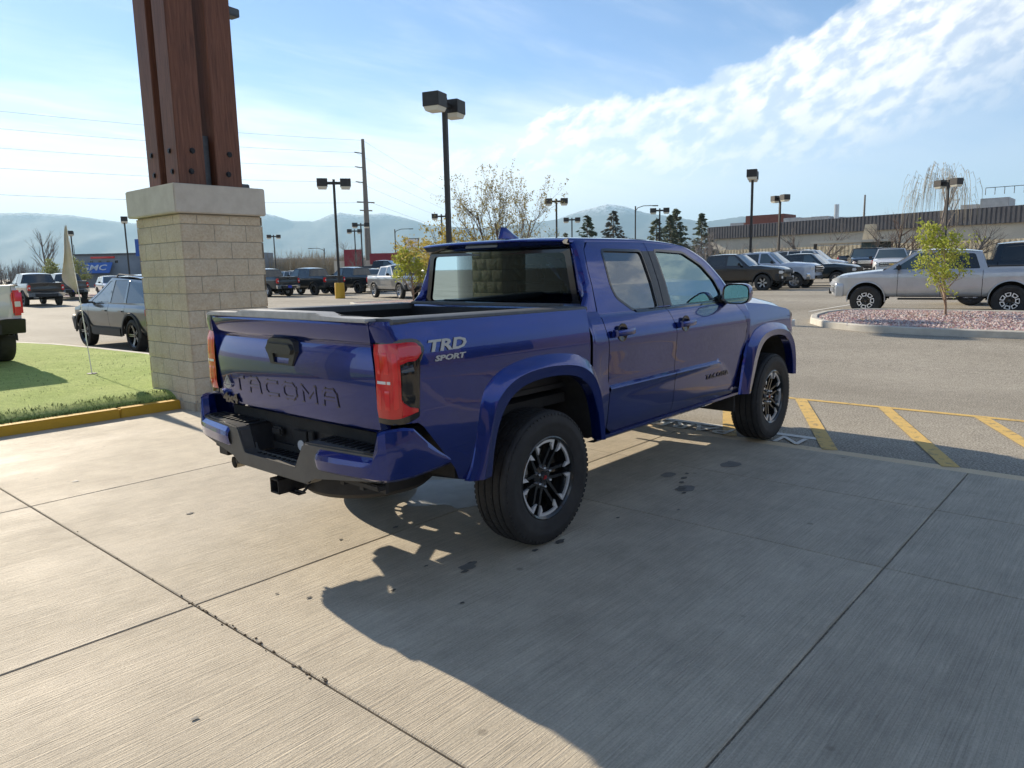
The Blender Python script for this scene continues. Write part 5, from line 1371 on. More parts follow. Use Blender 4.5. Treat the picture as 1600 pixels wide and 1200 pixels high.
vehicle('pickup_truck','black pickup facing the camera left of the silver truck windscreen','pickup truck',54.0,12.8,D(-160),C_black,z=.6,fog=True,wheel='dark')
vehicle('pickup_truck','white pickup with dark grille facing the camera behind the silver truck bonnet','pickup truck',48.0,9.4,D(-165),C_white,z=.45,wheel='dark',bars=2,emblem=True,grillem=M_chrome,fbumper=M_black)
vehicle('sport_utility_vehicle','grey sport utility vehicle behind the white pickup at the silver truck','car',57.5,10.2,D(-120),C_dgrey,z=.6,**BIGSUV)
vehicle('car','small white car at the far end, above the blue truck mirror','car',52.0,27.0,D(-90),C_white,**SUV)
vehicle('car','small silver car at the far end, left of the black pickup','car',47.5,23.0,D(-90),C_silver,**SUV)
vehicle('pickup_truck','silver crew cab pickup with black framed wheels behind the gravel island','pickup truck',20.28,-.52,D(101),C_silver,z=.14,wb=3.35,fo=.92,ro=1.22,hw=.955,R=.41,z0=.52,belt=1.22,deck=1.32,hood=1.25,nose=1.10,roof=1.76,wsb=2.98,wst=2.12,rt=.66,rb=.50,d=(.62,1.56,2.58),arch=.09,wheel='frame',rr=.235,bumper=M_black,fbumper=C_silver,fog=True,clad=.03,cladm=C_silver,grillem=M_black,handle=C_silver,fglass=M_bgglass2)
vehicle('pickup_truck','dark pickup with tinted cab windows behind the silver crew cab pickup','pickup truck',23.6,.9,D(-79),C_dblue,wheel='silver',bumper=M_black,clad=False,roof=1.86)
# ---------------- gravel islands ----------------
def island(name,P,label):
    kerbline(name+'_kerb',P,H,.14,.16,closed=True)
    V=[Vector((a,b)) for a,b in P]; c=sum(V,Vector((0,0)))/len(V)
    mb=MB(); q=[]
    n=len(V)
    for i,v in enumerate(V):
        d=(V[(i+1)%n]-V[i-1]).normalized(); w=v-Vector((d.y,-d.x))*.14; q.append((w.x,w.y))
    Vv,F=fill2d(q); t=bmesh.new(); vs=[t.verts.new((a,b,H(a,b)+.12)) for a,b in Vv]
    for f in F:
        try: t.faces.new([vs[k] for k in f])
        except Exception: pass
    mb.merge(t); obj(name,mb,M_gravel,None,0,kind='structure'); return q
m=mat('pink_gravel',(.3,.2,.18),.95); v=ncoord(m); vo=nadd(m,'ShaderNodeTexVoronoi'); m.node_tree.links.new(v,vo.inputs['Vector']); vo.inputs['Scale'].default_value=22
setc(m,nmix(m,.6,nramp(m,nnoise(m,v,25,4,.8),[(.3,(.19,.12,.11)),(.7,(.52,.38,.35))]),vo.outputs['Color'],'SOFT_LIGHT')); nbump(m,vo.outputs['Distance'],1,.03); M_gravel=m
isl=[(13.45,-14),(13.45,-8)]+[(13.45,-2),(13.48,0),(13.65,1.1),(14.1,2.0),(14.8,2.55),(15.6,2.8),(16.5,2.85),(17.2,2.72),(17.7,2.3),(17.85,1.6),(17.9,0),(17.9,-8),(17.9,-14)]
def ccw(P): 
    a=sum(P[i-1][0]*P[i][1]-P[i][0]*P[i-1][1] for i in range(len(P))); return P if a<0 else P[::-1]
q1=island('gravel_island',ccw(isl),'')
q2=island('far_gravel_island',ccw([(17.3,21.2),(17.2,23.6),(18.0,25.0),(19.6,25.4),(21.2,24.6),(23.4,22.0),(24.2,19.0),(22.8,17.0),(19.8,17.6)]),'')
q3=island('left_gravel_island',ccw([(17.2,62),(16.6,68),(17.6,72.5),(21,73),(22.4,66),(22,60),(19.6,56.5),(18.0,57.5)]),'')
random.seed(21); mb=MB()
for k in range(5200):
    a=random.uniform(13.7,17.7); b=random.uniform(-5.5,2.6); 
    if b>1.6 and (a<14.9-(2.6-b)*1.0 or a>17.2): continue
    r=random.uniform(.018,.045); z=H(a,b)+.12
    t=[Vector((a+r*math.cos(q+ .6)*random.uniform(.7,1.2),b+r*math.sin(q+.6)*random.uniform(.7,1.2),z-.005)) for q in (0,1.57,3.14,4.71)]; tp=Vector((a+random.uniform(-.3,.3)*r,b+random.uniform(-.3,.3)*r,z+r*random.uniform(.5,.9)))
    mi=random.choice((0,0,1,2))
    for i in range(4): mb.face([t[i],t[(i+1)%4],tp],mi)
obj('gravel_stones',mb,[noisy('pink_stone',(.52,.38,.34),(.66,.52,.48),9,.9,0),noisy('red_stone',(.34,.20,.18),(.46,.30,.27),9,.9,0),noisy('pale_stone',(.55,.48,.45),(.68,.61,.57),9,.9,0)],None,0,label='loose pink and red landscape stones covering the island in front of the silver pickup',cat='gravel',kind='stuff')
# ---------------- lamp posts ----------------
def lamp_post(x,y,h,label,heads=(0,),rot=0.0,kind='twin',yellow=False,s=1.0,base=False):
    t=empty('lamp_post',(x,y,H(x,y)),rot,label=label,cat='lamp post',group='parking lot lamp posts' if kind=='twin' else None)
    mb=MB(); 
    mb.tube([(0,0,0),(0,0,h-.05)],.085*s,8) if kind=='curved' else mb.box((0,0,h/2),(.15*s,.15*s,h))
    obj('pole',mb,M_pole,t,30)
    if base: mb=MB(); mb.lathe([(0,.95),(.27,.95),(.29,.92),(.30,0)],20); obj('concrete_base',mb,M_ycurb,t,40)
    else: mb=MB(); mb.lathe([(0,.6),(.25,.6),(.26,0)],14); obj('concrete_base',mb,M_kerb,t,40)
    if kind=='twin':
        mb=MB(); mb.box((0,0,h-.22*s),(1.5*s,.09*s,.16*s)); obj('cross_arm',mb,M_pole,t,0)
        for sg in (-1,1):
            mb=MB(); w=.62*s; mb.box((sg*.68*s,0,h-.20*s),(w,w,.46*s),None,.01); hd=obj('lamp_head',mb,M_pole,t,0)
            mb=MB(); c=sg*.68*s; z1=h-.43*s; mb.grid([[Vector((c-.29*s,-.29*s,z1)),Vector((c+.29*s,-.29*s,z1)),Vector((c+.29*s,.29*s,z1)),Vector((c-.29*s,.29*s,z1))],[Vector((c-.24*s,-.24*s,z1-.14*s)),Vector((c+.24*s,-.24*s,z1-.14*s)),Vector((c+.24*s,.24*s,z1-.14*s)),Vector((c-.24*s,.24*s,z1-.14*s))]],close=True); mb.face([(c-.24*s,-.24*s,z1-.14*s),(c+.24*s,-.24*s,z1-.14*s),(c+.24*s,.24*s,z1-.14*s),(c-.24*s,.24*s,z1-.14*s)]); obj('lens',mb,M_lens,hd,0)
    else:
        mb=MB(); P=[(0,0,h-.6),(.3,0,h-.25),(1.0,0,h-.03),(2.2,0,h)]; mb.tube(P,.05,6); mb.box((2.5,0,h-.02),(.7,.25,.12),None,.03); obj('curved_arm',mb,M_pole,t,30)
    return t
LP=[(15.45,15.77,7.9,'tall twin head lamp post rising just behind the truck cab',.30,1.0,False),(23.9,34.2,7.2,'twin head lamp post on a yellow painted round base',-.6,1,True),
(42.62,16.28,7.5,'twin head lamp post behind the black pickup, right of the truck mirror',.35,1,False),(62.8,22.4,7.6,'twin head lamp post between the black pickup and the canopy hut, second from the mirror',1.0,1,False),(60.0,8.8,7.5,'twin head lamp post above the young green tree on the right',1.05,1,False),
(48.9,36.7,7.6,'twin head lamp post beside the conifers, just right of the bare crabapple',-.85,1,False),(66.5,36.6,7.6,'twin head lamp post standing in front of the dark conifers',-1.1,1,False),(68.6,49.6,7.5,'small distant twin lamp post beside the left conifer',-.9,1,False),
(50.8,66.8,7.2,'twin lamp post just left of the wooden utility pole',-.6,1,False),(59.0,78.9,7.3,'far twin lamp post left of the utility pole, lower of the pair',-.6,1,False),(57.4,96.4,7.4,'twin lamp post just right of the pier',-.45,1,False),
(31.9,102.1,7.6,'twin lamp post behind the golf flag',1.2,1,False),(50,52.4,7.4,'twin lamp post seen through the yellowish branches left of the tall post',-.75,1,False),(74,77,7.4,'farthest twin lamp post under the tall one',-.8,1,False),(28.15,75.7,7.7,'twin lamp post whose head shows at the left edge of the pier capstone',1.2,1,False)]
for (x,y,_,l,r,s,b),h in zip(LP,(7.38,7.08,7.15,7.42,7.19,7.52,7.51,7.38,7.16,7.25,7.26,7.47,7.24,7.27,7.5)): lamp_post(x,y,h,l,rot=r,s=s,base=b)
lamp_post(75.3,45.0,8.8,'curved arm street light between the conifers',kind='curved',rot=-.7); lamp_post(72.0,86.0,8.0,'curved arm street light by the utility pole',kind='curved',rot=-.7)
lamp_post(77.0,112.0,6.0,'short curved arm street light above the first dark pickup row',kind='curved',rot=2.4)
# utility poles and wires
def wpole(x,y,h,label,arms=True,r0=.45):
    t=empty('utility_pole',(x,y,0),-.15,label=label,cat='utility pole')
    mb=MB(); mb.tube([(0,0,0),(0,0,h*.5),(0,0,h)],[r0,r0*.72,r0*.45],10); obj('pole',mb,M_polew,t,40)
    if arms:
        for k,z in enumerate((h-2.4,h-4.8,h-7.3)): mb=MB(); mb.tube([(0,0,z),(-1.7,0,z+.1)],.09,6); obj('insulator_arm',mb,M_pole,t,0)
        for z in (h-10.6,h-12): mb=MB(); mb.box((0,0,z),(3.4 if z>h-11 else 2.4,.15,.2)); obj('cross_arm',mb,M_polew,t,0)
    return t
M_polew=noisy('weathered_pole',(.17,.15,.13),(.26,.23,.20),6,.9,.1)
wpole(79.2,102,24.2,'tall tapering wooden utility pole with side arms, carrying the wires',True,.62); wpole(-30,118,25,'next tall utility pole of the line, off to the left',True)
wpole(365,298,24,'far utility pole at the end of the line, hidden behind the truck roof',True,.5); wpole(126,33.4,12.2,'short dark utility pole rising over the commercial building',False,.28)
def wire(a,b,sag,label,r=.017):
    mb=MB(); a=Vector(a); b=Vector(b); mb.tube([a.lerp(b,t)-Vector((0,0,sag*4*t*(1-t))) for t in linspace(0,1,16)],r,4); obj('overhead_wire',mb,M_pole,None,0,label=label,cat='wire')
for k,(z,dx) in enumerate(((24,0),(21.8,-1.6),(19.4,-1.6),(16.9,-1.6),(13.6,1.2))):
    n=('top','second','third','fourth','lowest')[k]
    wire((79.2+dx,102,z),(-30+dx,118,z+.8),1.6,n+' overhead wire running left from the tall utility pole'); wire((79.2+dx,102,z),(365+dx*.3,298,z),2.5,n+' overhead wire running right from the tall utility pole')
# ---------------- buildings ----------------
def wallprof(mb,P0,P1,z0,z1,n,d,mi=0):
    P0=Vector((*P0,0)); P1=Vector((*P1,0)); u=(P1-P0); nn=Vector((u.y,-u.x,0)).normalized(); 
    if nn.x>0: nn=-nn
    rows=[]
    for i in range(n):
        for t,o in ((0,0),(.25,0),(.35,d),(.85,d),(.95,0)):
            p=P0+u*((i+t)/n)+nn*o; rows.append([Vector((p.x,p.y,z0)),Vector((p.x,p.y,z1))])
    mb.grid(rows,mi=mi)
A0=Vector((87.0,41.2)); A1=Vector((76.0,-5.0)); A2=Vector((71.0,-26))
M_tan=noisy('tan_siding',(.58,.49,.335),(.70,.60,.42),1.2,.7,.05); M_tan2=noisy('grey_tan_wall',(.54,.49,.40),(.62,.57,.47),.5,.8,.1); M_fascia=noisy('dark_metal_fascia',(.085,.082,.088),(.12,.115,.12),2,.55,.05,metal=.2)
M_brickred=noisy('brown_red_panel',(.14,.055,.045),(.19,.075,.06),3,.8,.1); M_roofgrey=noisy('roof_unit_grey',(.30,.31,.32),(.42,.43,.44),2,.6,.05)
t=empty('commercial_building',(80,10,0),label='long low tan building with ribbed walls and a dark metal fascia across the back right',cat='building')
def B(name,mb,m,par=None,sm=0,**k):
    for v in mb.b.verts: v.co-=Vector((80,10,0))
    return obj(name,mb,m,par or t,sm,**k)
mb=MB(); wallprof(mb,A0,A2,0,3.4,150,.09); B('ribbed_wall',mb,M_tan)
mb=MB()
for a,b in ((A0,A2),):
    nn=Vector(((a-b).y,-(a-b).x)).normalized(); nn=nn if nn.x<0 else -nn
    p=[a-nn*.05,b-nn*.05]; mb.grid([[Vector((q.x,q.y,z)) for q in p] for z in (3.4,5.4)]); 
    back=[a+Vector((30,6)),b+Vector((30,6))]
    mb.grid([[Vector((*a,z)),Vector((*back[0],z))] for z in (0,6.2)]); mb.face([(*a,6.2),(*b,6.2),(*back[1],6.2),(*back[0],6.2)])
B('upper_wall',mb,M_tan2)
mb=MB(); wallprof(mb,A0-Vector((.35,0)),A2-Vector((.35,0)),4.85,6.35,170,.06); u=(A2-A0); mb.grid([[Vector((A0.x-.35,A0.y,z)),Vector((A2.x-.35,A2.y,z))] for z in (4.85,)]+[[Vector((A0.x+.1,A0.y,4.85)),Vector((A2.x+.1,A2.y,4.85))]])
mb.grid([[Vector((A0.x-.42,A0.y,6.35)),Vector((A2.x-.42,A2.y,6.35))],[Vector((A0.x+.3,A0.y,6.42)),Vector((A2.x+.3,A2.y,6.42))]]); B('metal_fascia',mb,M_fascia)
random.seed(8)
def onroof(tt,back,w,d,h,m,name,z=6.2):
    p=A0.lerp(A2,tt)+Vector((back,0)); mb=MB(); mb.box((p.x,p.y,z+h/2),(w,d,h),None,.03); return B(name,mb,m)
onroof(.095,6,4,5.0,1.5,M_brickred,'rooftop_screen'); onroof(.150,5,1.6,2.0,.9,M_roofgrey,'rooftop_unit'); onroof(.180,5,1.6,1.8,.8,M_roofgrey,'rooftop_unit'); onroof(.205,5,2,2.0,.8,M_roofgrey,'rooftop_unit'); onroof(.225,7,1.5,1.3,.7,M_roofgrey,'rooftop_unit')
onroof(.475,6,4,2.4,1.3,M_roofgrey,'rooftop_unit'); onroof(.44,6,2,1.6,.9,M_roofgrey,'rooftop_unit'); onroof(.345,10,2,3,.7,M_roofgrey,'rooftop_unit'); onroof(.04,4,1.6,1.8,.7,M_roofgrey,'rooftop_unit')
p=A0.lerp(A2,.236)+Vector((4,0)); mb=MB(); mb.lathe([(.26,0),(.26,2.0),(.0,2.0)],14,Matrix.Translation((p.x,p.y,6.2))); B('flue_pipe',mb,M_alloyg,sm=40)
mb=MB(); p=A0.lerp(A2,.46)
for k in range(9): mb.tube([(p.x+5,p.y-k*.8,7.9),(p.x+5,p.y-k*.8,8.6)],.03,4)
mb.tube([(p.x+5,p.y,8.6),(p.x+5,p.y-6.4,8.6)],.03,4); B('roof_railing',mb,M_pole)
# canopy hut
t2=empty('drive_up_hut',(66.5,17.0,0.2),0,label='small flat roofed teal hut with a stone chimney in front of the tan wall',cat='hut')
mb=MB(); mb.box((0,0,3.15),(4,6.4,.22),None,.02); obj('flat_roof',mb,M_tan2,t2,0)
mb=MB(); mb.box((0,-1.8,1.55),(2.4,1.9,3.0)); obj('teal_wall',mb,noisy('teal_wall',(.06,.10,.11),(.09,.13,.14),2,.8,.1),t2,0)
mb=MB(); mb.prism([(-.55,3.2),(.55,3.2),(.35,4.6),(-.35,4.6)],lambda a,b:Vector((-.4,-1.2+a,b)),lambda a,b:Vector((.4,-1.2+a,b))); obj('chimney',mb,M_block,t2,0)
for s in (-1,1): mb=MB(); mb.box((-1.6,s*2.9,1.55),(.22,.22,3.1)); obj('post',mb,M_pole,t2,0)
# dealership on the left
t3=empty('dealership_building',(44.0,123.9,0),label='grey blue dealership building with blue awning and blue entrance cubes on the far left',cat='building')
ux=Vector((.25,-.97,0)).normalized()   # along the front, towards image right
M_gb=noisy('grey_blue_wall',(.22,.25,.28),(.28,.31,.35),.6,.8,.05); M_bl=mat('blue_panel',(.02,.10,.42),.4); M_bl2=mat('blue_awning',(.06,.16,.50),.6)
Mf=Matrix.Rotation(math.atan2(-.80,.60),3,'Z')   # local x along the front (image right), y away from the camera
def LB(name,c,sz,m,par=None,rot=None):
    mb=MB(); mb.box(Mf@Vector(c),sz,Mf@rot if rot else Mf); return obj(name,mb,m,par or t3,0)
LB('main_wall',(8.6,6,2.6),(28,12,5.2),M_gb); LB('roof_edge',(8.6,-.05,5.25),(28.2,.4,.25),M_fascia)
LB('entrance_cube',(7.6,-1.0,6.1),(2.8,2.2,2.6),M_bl); LB('entrance_portal',(9.4,-.8,3.0),(5.6,1.6,2.0),M_bl); LB('pale_roof_canopy',(12,2,7.2),(6,6,.5),M_white); LB('entry_glass',(9.4,-.85,1.1),(5.4,1.5,1.7),M_bgglass)
aw=LB('blue_awning',(-1.6,-1.0,3.1),(5.6,.12,2.0),M_bl2,None,Matrix.Rotation(-.6,3,'X'))
mb=MB(); Mt=Matrix.Translation(Mf@Vector((-1.6,-1.12,3.12)))@(Mf@Matrix.Rotation(-.6,3,'X')@Matrix.Rotation(PI/2,3,'X')).to_4x4(); textmesh(mb,'GMC',Mt,1.5,.02,1.3,offset=.02); obj('awning_lettering',mb,M_whitelens,aw,0)
LB('red_sign_letters',(-.6,-.1,4.75),(4.0,.12,.32),M_redlens2)
for k in range(4): LB('window',(-2.6+1.4*k,-.03,4.05),(.45,.08,.40),M_bgglass)
mb=MB(); mb.tube([Mf@Vector((-6,1,5)),Mf@Vector((-6,1,6.9))],.05,5); obj('mast',mb,M_pole,t3)
# red building beyond the pickups
t4=empty('red_shop_building',(63.0,80.5,0),math.atan2(-.80,.60),label='low shop building with a dark red sign band behind the utility pole',cat='building')
M_redb=noisy('dark_red_panel',(.24,.02,.035),(.30,.03,.045),2,.6,0)
for n_,c,sz,m in (('wall',(0,4,1.6),(11,8,3.2),M_tan2),('red_sign_band',(-2.6,-.2,3.6),(2.6,.4,2.3),M_redb),('red_sign_band',(2.6,-.2,3.4),(5.6,.4,1.5),M_redb),('red_lower_panel',(3.6,-.15,2.0),(3.4,.3,1.1),M_redb),('white_sign_panel',(1.2,-.2,2.0),(1.5,.3,.8),M_white)):
    mb=MB(); mb.box(c,sz); obj(n_,mb,m,t4,0)
# pylon sign
t5=empty('pylon_sign',(70.8,80.8,0),math.atan2(-.80,.60),label='white dealership pylon sign with a gold emblem above the middle young tree',cat='sign')
mb=MB(); mb.box((-1.0,0,3.2),(.14,.2,6.4)); mb.box((1.0,0,3.2),(.14,.2,6.4)); mb.box((0,0,6.35),(2.1,.2,.1)); obj('frame',mb,M_dark,t5,0)
mb=MB(); mb.box((0,0,5.35),(1.84,.16,1.85)); pn=obj('sign_panel',mb,M_white,t5,0)
mb=MB(); mb.prism([(-.62,-.10),(-.24,-.10),(-.24,-.22),(.24,-.22),(.24,-.10),(.62,-.10),(.54,.10),(.24,.10),(.24,.22),(-.24,.22),(-.24,.10),(-.54,.10)],lambda a,b:Vector((a,-.09,5.78+b)),lambda a,b:Vector((a,-.14,5.78+b))); obj('gold_emblem',mb,M_gold,pn,0)
mb=MB(); textmesh(mb,'CHEVROLET',Matrix.Translation((0,-.09,4.98))@Matrix.Rotation(PI/2,4,'X'),.27,.01,1.05); obj('lettering',mb,M_dark,pn,0)
mb=MB(); mb.box((0,0,4.12),(1.7,.16,.55)); obj('black_panel',mb,M_dark,t5,0)
# distant low roofs
random.seed(4)
for k,(a,b,w,d,h,lab) in enumerate(((70,128,26,10,4.2,'pale low warehouse roof far behind the first dark pickup'),(120,140,40,14,5,'long pale shed on the horizon left of the red signs'),(104,92,24,9,4.4,'low grey building behind the pylon sign'))):
    t=empty('far_building',(a,b,0),math.atan2(-.80,.60),label=lab,cat='building'); mb=MB(); mb.box((0,0,h/2),(w,d,h)); obj('wall',mb,M_roofgrey,t,0); mb=MB(); mb.box((0,0,h+.1),(w+.4,d+.4,.25)); obj('roof',mb,M_white,t,0)
# ---------------- trees ----------------
def bark(name,c0,c1): return noisy(name,c0,c1,8,.9,.3)
K_grey=bark('grey_bark',(.14,.12,.105),(.24,.21,.185)); K_brown=bark('brown_bark',(.085,.055,.042),(.16,.11,.085)); K_pale=bark('pale_twigs',(.26,.22,.19),(.36,.31,.27)); K_tan=bark('young_bark',(.22,.15,.10),(.34,.25,.18)); K_straw=bark('straw_twigs',(.30,.25,.17),(.42,.36,.26))
def leafm(name,c0,c1,tl=.35):
    m=noisy(name,c0,c1,1.6,.7,0); b=bsdf(m); n=m.node_tree; tr=n.nodes.new('ShaderNodeBsdfTranslucent'); mx=n.nodes.new('ShaderNodeMixShader'); mx.inputs[0].default_value=tl
    src=b.inputs['Base Color'].links[0].from_socket; n.links.new(src,tr.inputs[0]); o=[q for q in n.nodes if q.type=='OUTPUT_MATERIAL'][0]
    n.links.new(b.outputs[0],mx.inputs[1]); n.links.new(tr.outputs[0],mx.inputs[2]); n.links.new(mx.outputs[0],o.inputs[0]); return m
F_lime=leafm('lime_leaves',(.30,.36,.045),(.46,.48,.09),.45); F_olive=leafm('olive_leaves',(.22,.19,.07),(.34,.29,.12),.4); F_yel=leafm('yellow_leaves',(.30,.24,.05),(.42,.34,.09),.45); F_pine=leafm('pine_needles',(.10,.125,.085),(.17,.195,.135),.35); F_spr=leafm('brownish_spruce_needles',(.085,.085,.065),(.14,.14,.11),.15); F_blg=leafm('blue_green_needles',(.06,.09,.055),(.11,.145,.085),.15)
def rvec(): return Vector((random.gauss(0,1),random.gauss(0,1),random.gauss(0,1))).normalized()
def branch(mb,p,d,L,r,lev,tips,P):
    n=3 if lev>0 else 5; pts=[p]; rad=[r]; q=p
    for i in range(n):
        d=(d+rvec()*P['wig']+Vector((0,0,P['up'] if lev<P['lev'] else P.get('tipup',P['up'])))).normalized(); q=q+d*(L/n); pts.append(q); rad.append(r*(1-(.55 if lev<P['lev'] else .8)*(i+1)/n))
    mb.tube(pts,rad,6 if lev==0 else (4 if lev==1 else 3),cap=False)
    if lev>=P['lev']: tips.append((pts[-1],d,L)); tips.append((pts[-2],d,L)); return
    k=P['kids'][min(lev,len(P['kids'])-1)]
    for i in range(k):
        t=(P['start'] if lev==0 else .25)+(1-(P['start'] if lev==0 else .25))*(i+random.random())/k
        j=min(n-1,int(t*n)); pp=pts[j].lerp(pts[j+1],t*n-j); rr=lerp(rad[j],rad[j+1],t*n-j)
        ax=rvec().cross(d).normalized(); ang=P['ang']*(.7+.6*random.random()); dd=(Matrix.Rotation(ang,3,ax)@d).normalized()
        branch(mb,pp,dd,L*P['ratio']*(1.15-.55*t if lev==0 else 1)*random.uniform(.75,1.15),rr*.62,lev+1,tips,P)
    tips.append((pts[-1],d,L))
def tree(name,x,y,h,label,km,P,leaf=None,nl=0,ls=.06,spread=.3,seed=1,z=None,cat='tree',group=None,squash=(1,1,1)):
    random.seed(seed); t=empty(name,(x,y,(H(x,y) if z is None else z)),label=label,cat=cat,group=group); mb=MB(); tips=[]
    PP=dict(lev=3,kids=(7,4,3),wig=.18,up=.06,start=.25,ang=.8,ratio=.55); PP.update(P)
    stems=PP.get('stems',1)
    for s in range(stems):
        d=Vector((0,0,1)) if stems==1 else (Vector((math.cos(s*2.4+seed),math.sin(s*2.4+seed),0))*PP.get('lean',.5)+Vector((0,0,1))).normalized()
        branch(mb,Vector((0,0,-.05)),d,h*PP.get('trunk',.75),PP.get('r',h*.022),0,tips,PP)
    zs=[v.co.z for v in mb.b.verts]; k=h/max(zs); ms=Matrix.Diagonal((k*squash[0],k*squash[1],k,1))
    for v in mb.b.verts: v.co=ms@v.co
    obj('trunk',mb,km,t,40)
    if leaf and nl:
        lb=MB()
        for i in range(nl):
            p,d,L=random.choice(tips); q=ms@(p+rvec()*random.random()**.7*spread); n=rvec(); a=n.orthogonal().normalized(); b=n.cross(a); s=ls*random.uniform(.5,1.3)
            lb.face([q-a*s*.5,q+b*s*.34-a*s*.05,q+a*s*.62,q-b*s*.34])
        obj('foliage',lb,leaf,t,0)
    return t
YT='young lime green trees on the gravel islands'
tree('young_tree',16.45,.17,2.34,'young lime green tree on the pink gravel in front of the silver pickup',K_tan,dict(kids=(15,5,3),lev=3,up=.20,ang=.95,ratio=.50,start=.20,wig=.10,r=.030),F_lime,2900,.062,.13,seed=12,group=YT,squash=(1.0,1.0,1))
tree('young_tree',20.0,23.0,2.75,'young lime green tree on the island left of the truck cab',K_tan,dict(kids=(15,5,3),up=.20,ang=1.0,ratio=.52,start=.22,wig=.10,r=.045),F_lime,4200,.090,.18,seed=5,group=YT,squash=(1.0,1.0,1))
tree('young_tree',19.4,70.0,3.3,'thin young olive green tree left of the golf flag',K_tan,dict(kids=(13,5,3),up=.20,ang=.8,ratio=.45,start=.22,r=.04),leafm('faded_green_leaves',(.20,.24,.09),(.30,.33,.14),.4),1900,.13,.25,seed=7,group=YT)
tree('young_tree',20.2,66.0,3.3,'thin young green tree right of the golf flag',K_tan,dict(kids=(12,5,3),up=.16,ang=.9,ratio=.45,start=.22,r=.04),MATS['faded_green_leaves'],1300,.13,.25,seed=9,group=YT)
tree('crabapple_tree',21.9,18.4,5.95,'wide crabapple with dark forked limbs and sparse bronze buds behind the truck roof',K_brown,dict(stems=3,lean=.75,kids=(9,6,4),lev=3,up=.10,ang=.7,ratio=.58,start=.25,wig=.22,r=.085,trunk=.8),F_olive,7000,.070,.15,seed=35,squash=(.70,.70,1))
tree('yellow_leafed_tree',19.7,18.6,3.7,'low tree with fresh yellow leaves left of the crabapple, behind the truck roof',K_brown,dict(stems=4,lean=.9,kids=(8,5,3),up=.08,ang=.8,ratio=.55,r=.05,trunk=.8),F_yel,8000,.10,.25,seed=14,squash=(1.3,1.3,1))
def conifer(x,y,h,w,label,leaf,seed,dens=1.0,name='spruce_tree'):
    w*=1.15; dens*=1.35
    random.seed(seed); t=empty(name,(x,y,0),label=label,cat='conifer'); mb=MB(); mb.tube([(0,0,0),(0,0,h*.98)],[h*.02,.02],6); lb=MB()
    nl=int(26*dens); 
    for k in range(nl):
        f=k/nl; z=h*(.10+.88*f); R=w*(1-f)**.85*random.uniform(.75,1.1)+.06
        for j in range(int(9-4*f)):
            a=random.random()*2*PI; rr=R*random.uniform(.6,1.12); dr=rr*.22; tip=Vector((rr*math.cos(a),rr*math.sin(a),z-dr+.25*rr*(f)))
            root_=Vector((0,0,z)); mb.tube([root_,tip],[.03,.008],3,cap=False)
            for i in range(int(16*max(.35,rr/w))):
                u=random.uniform(.15,1)**.7; p=root_.lerp(tip,u)+rvec()*.10*(1.2-u)*w*.45; n=rvec(); aa=(tip-root_).normalized(); b=n.cross(aa).normalized(); s=random.uniform(.09,.20)*(h/7)
                lb.face([p-aa*s-b*s*.5,p+aa*s*.2-b*s*.8-Vector((0,0,s*.5)),p+aa*s*1.5-Vector((0,0,s*.4)),p+b*s*.6])
    obj('trunk',mb,K_brown,t,40); obj('foliage',lb,leaf,t,0)
conifer(59.0,40.6,7.0,2.6,'green conifer left of the twin lamp over the truck roof',F_blg,3); conifer(65.0,41.4,7.8,3.1,'brownish grey spruce right of the green conifer',F_spr,4)
conifer(68.1,37.9,6.9,3.0,'dark pine at the left of the conifer cluster, behind the lamp post',F_pine,5,.9,'pine_tree'); conifer(74.0,38.8,8.3,2.6,'tallest dark spruce in the middle of the cluster',F_pine,6); conifer(71.0,37.9,7.4,2.4,'dark spruce between the lamp post and the tallest one',F_pine,16); conifer(78.8,38.0,7.9,2.3,'dark spruce at the right end of the cluster, near the building',F_pine,7); conifer(55.0,44.5,4.3,1.9,'low dark pine by the lamp post above the truck roof',F_pine,8,.8,'pine_tree'); conifer(46.0,33.6,4.6,1.9,'dark green pine just behind the bare crabapple',F_pine,18,.8,'pine_tree')
PB=dict(kids=(9,5,4),lev=3,up=.12,ang=.65,ratio=.55,start=.18,wig=.16)
G='leafless trees in front of the tan building'
for i,(x,y,h,l) in enumerate(((71.5,22.3,5.6,'bare forked tree in front of the tan wall, left of the canopy hut'),(66.0,15.0,5.2,'bare bushy tree just right of the canopy hut'),(64.2,12.6,5.9,'dense bare tree left of the weeping willow'),(63.8,8.2,5.0,'bare bush tree under the willow'),(73,33.0,5.4,'pale bare tree right of the conifers, at the left end of the tan wall'),(69.0,32.0,4.6,'low pale bare tree below the conifers'),(72.5,28.0,4.4,'small bare tree by the lamp post in front of the tan wall'),(66.0,2.2,4.6,'bare tree in front of the tan wall at the right edge of the picture'))):
    tree('bare_tree',x,y,h,l,K_pale if i in(4,5,6) else (K_grey if i!=2 else K_brown),dict(PB,stems=2 if i!=3 else 3,lean=.5,r=h*.02),seed=40+i,group=G,squash=(1.25,1.25,1),z=.2)
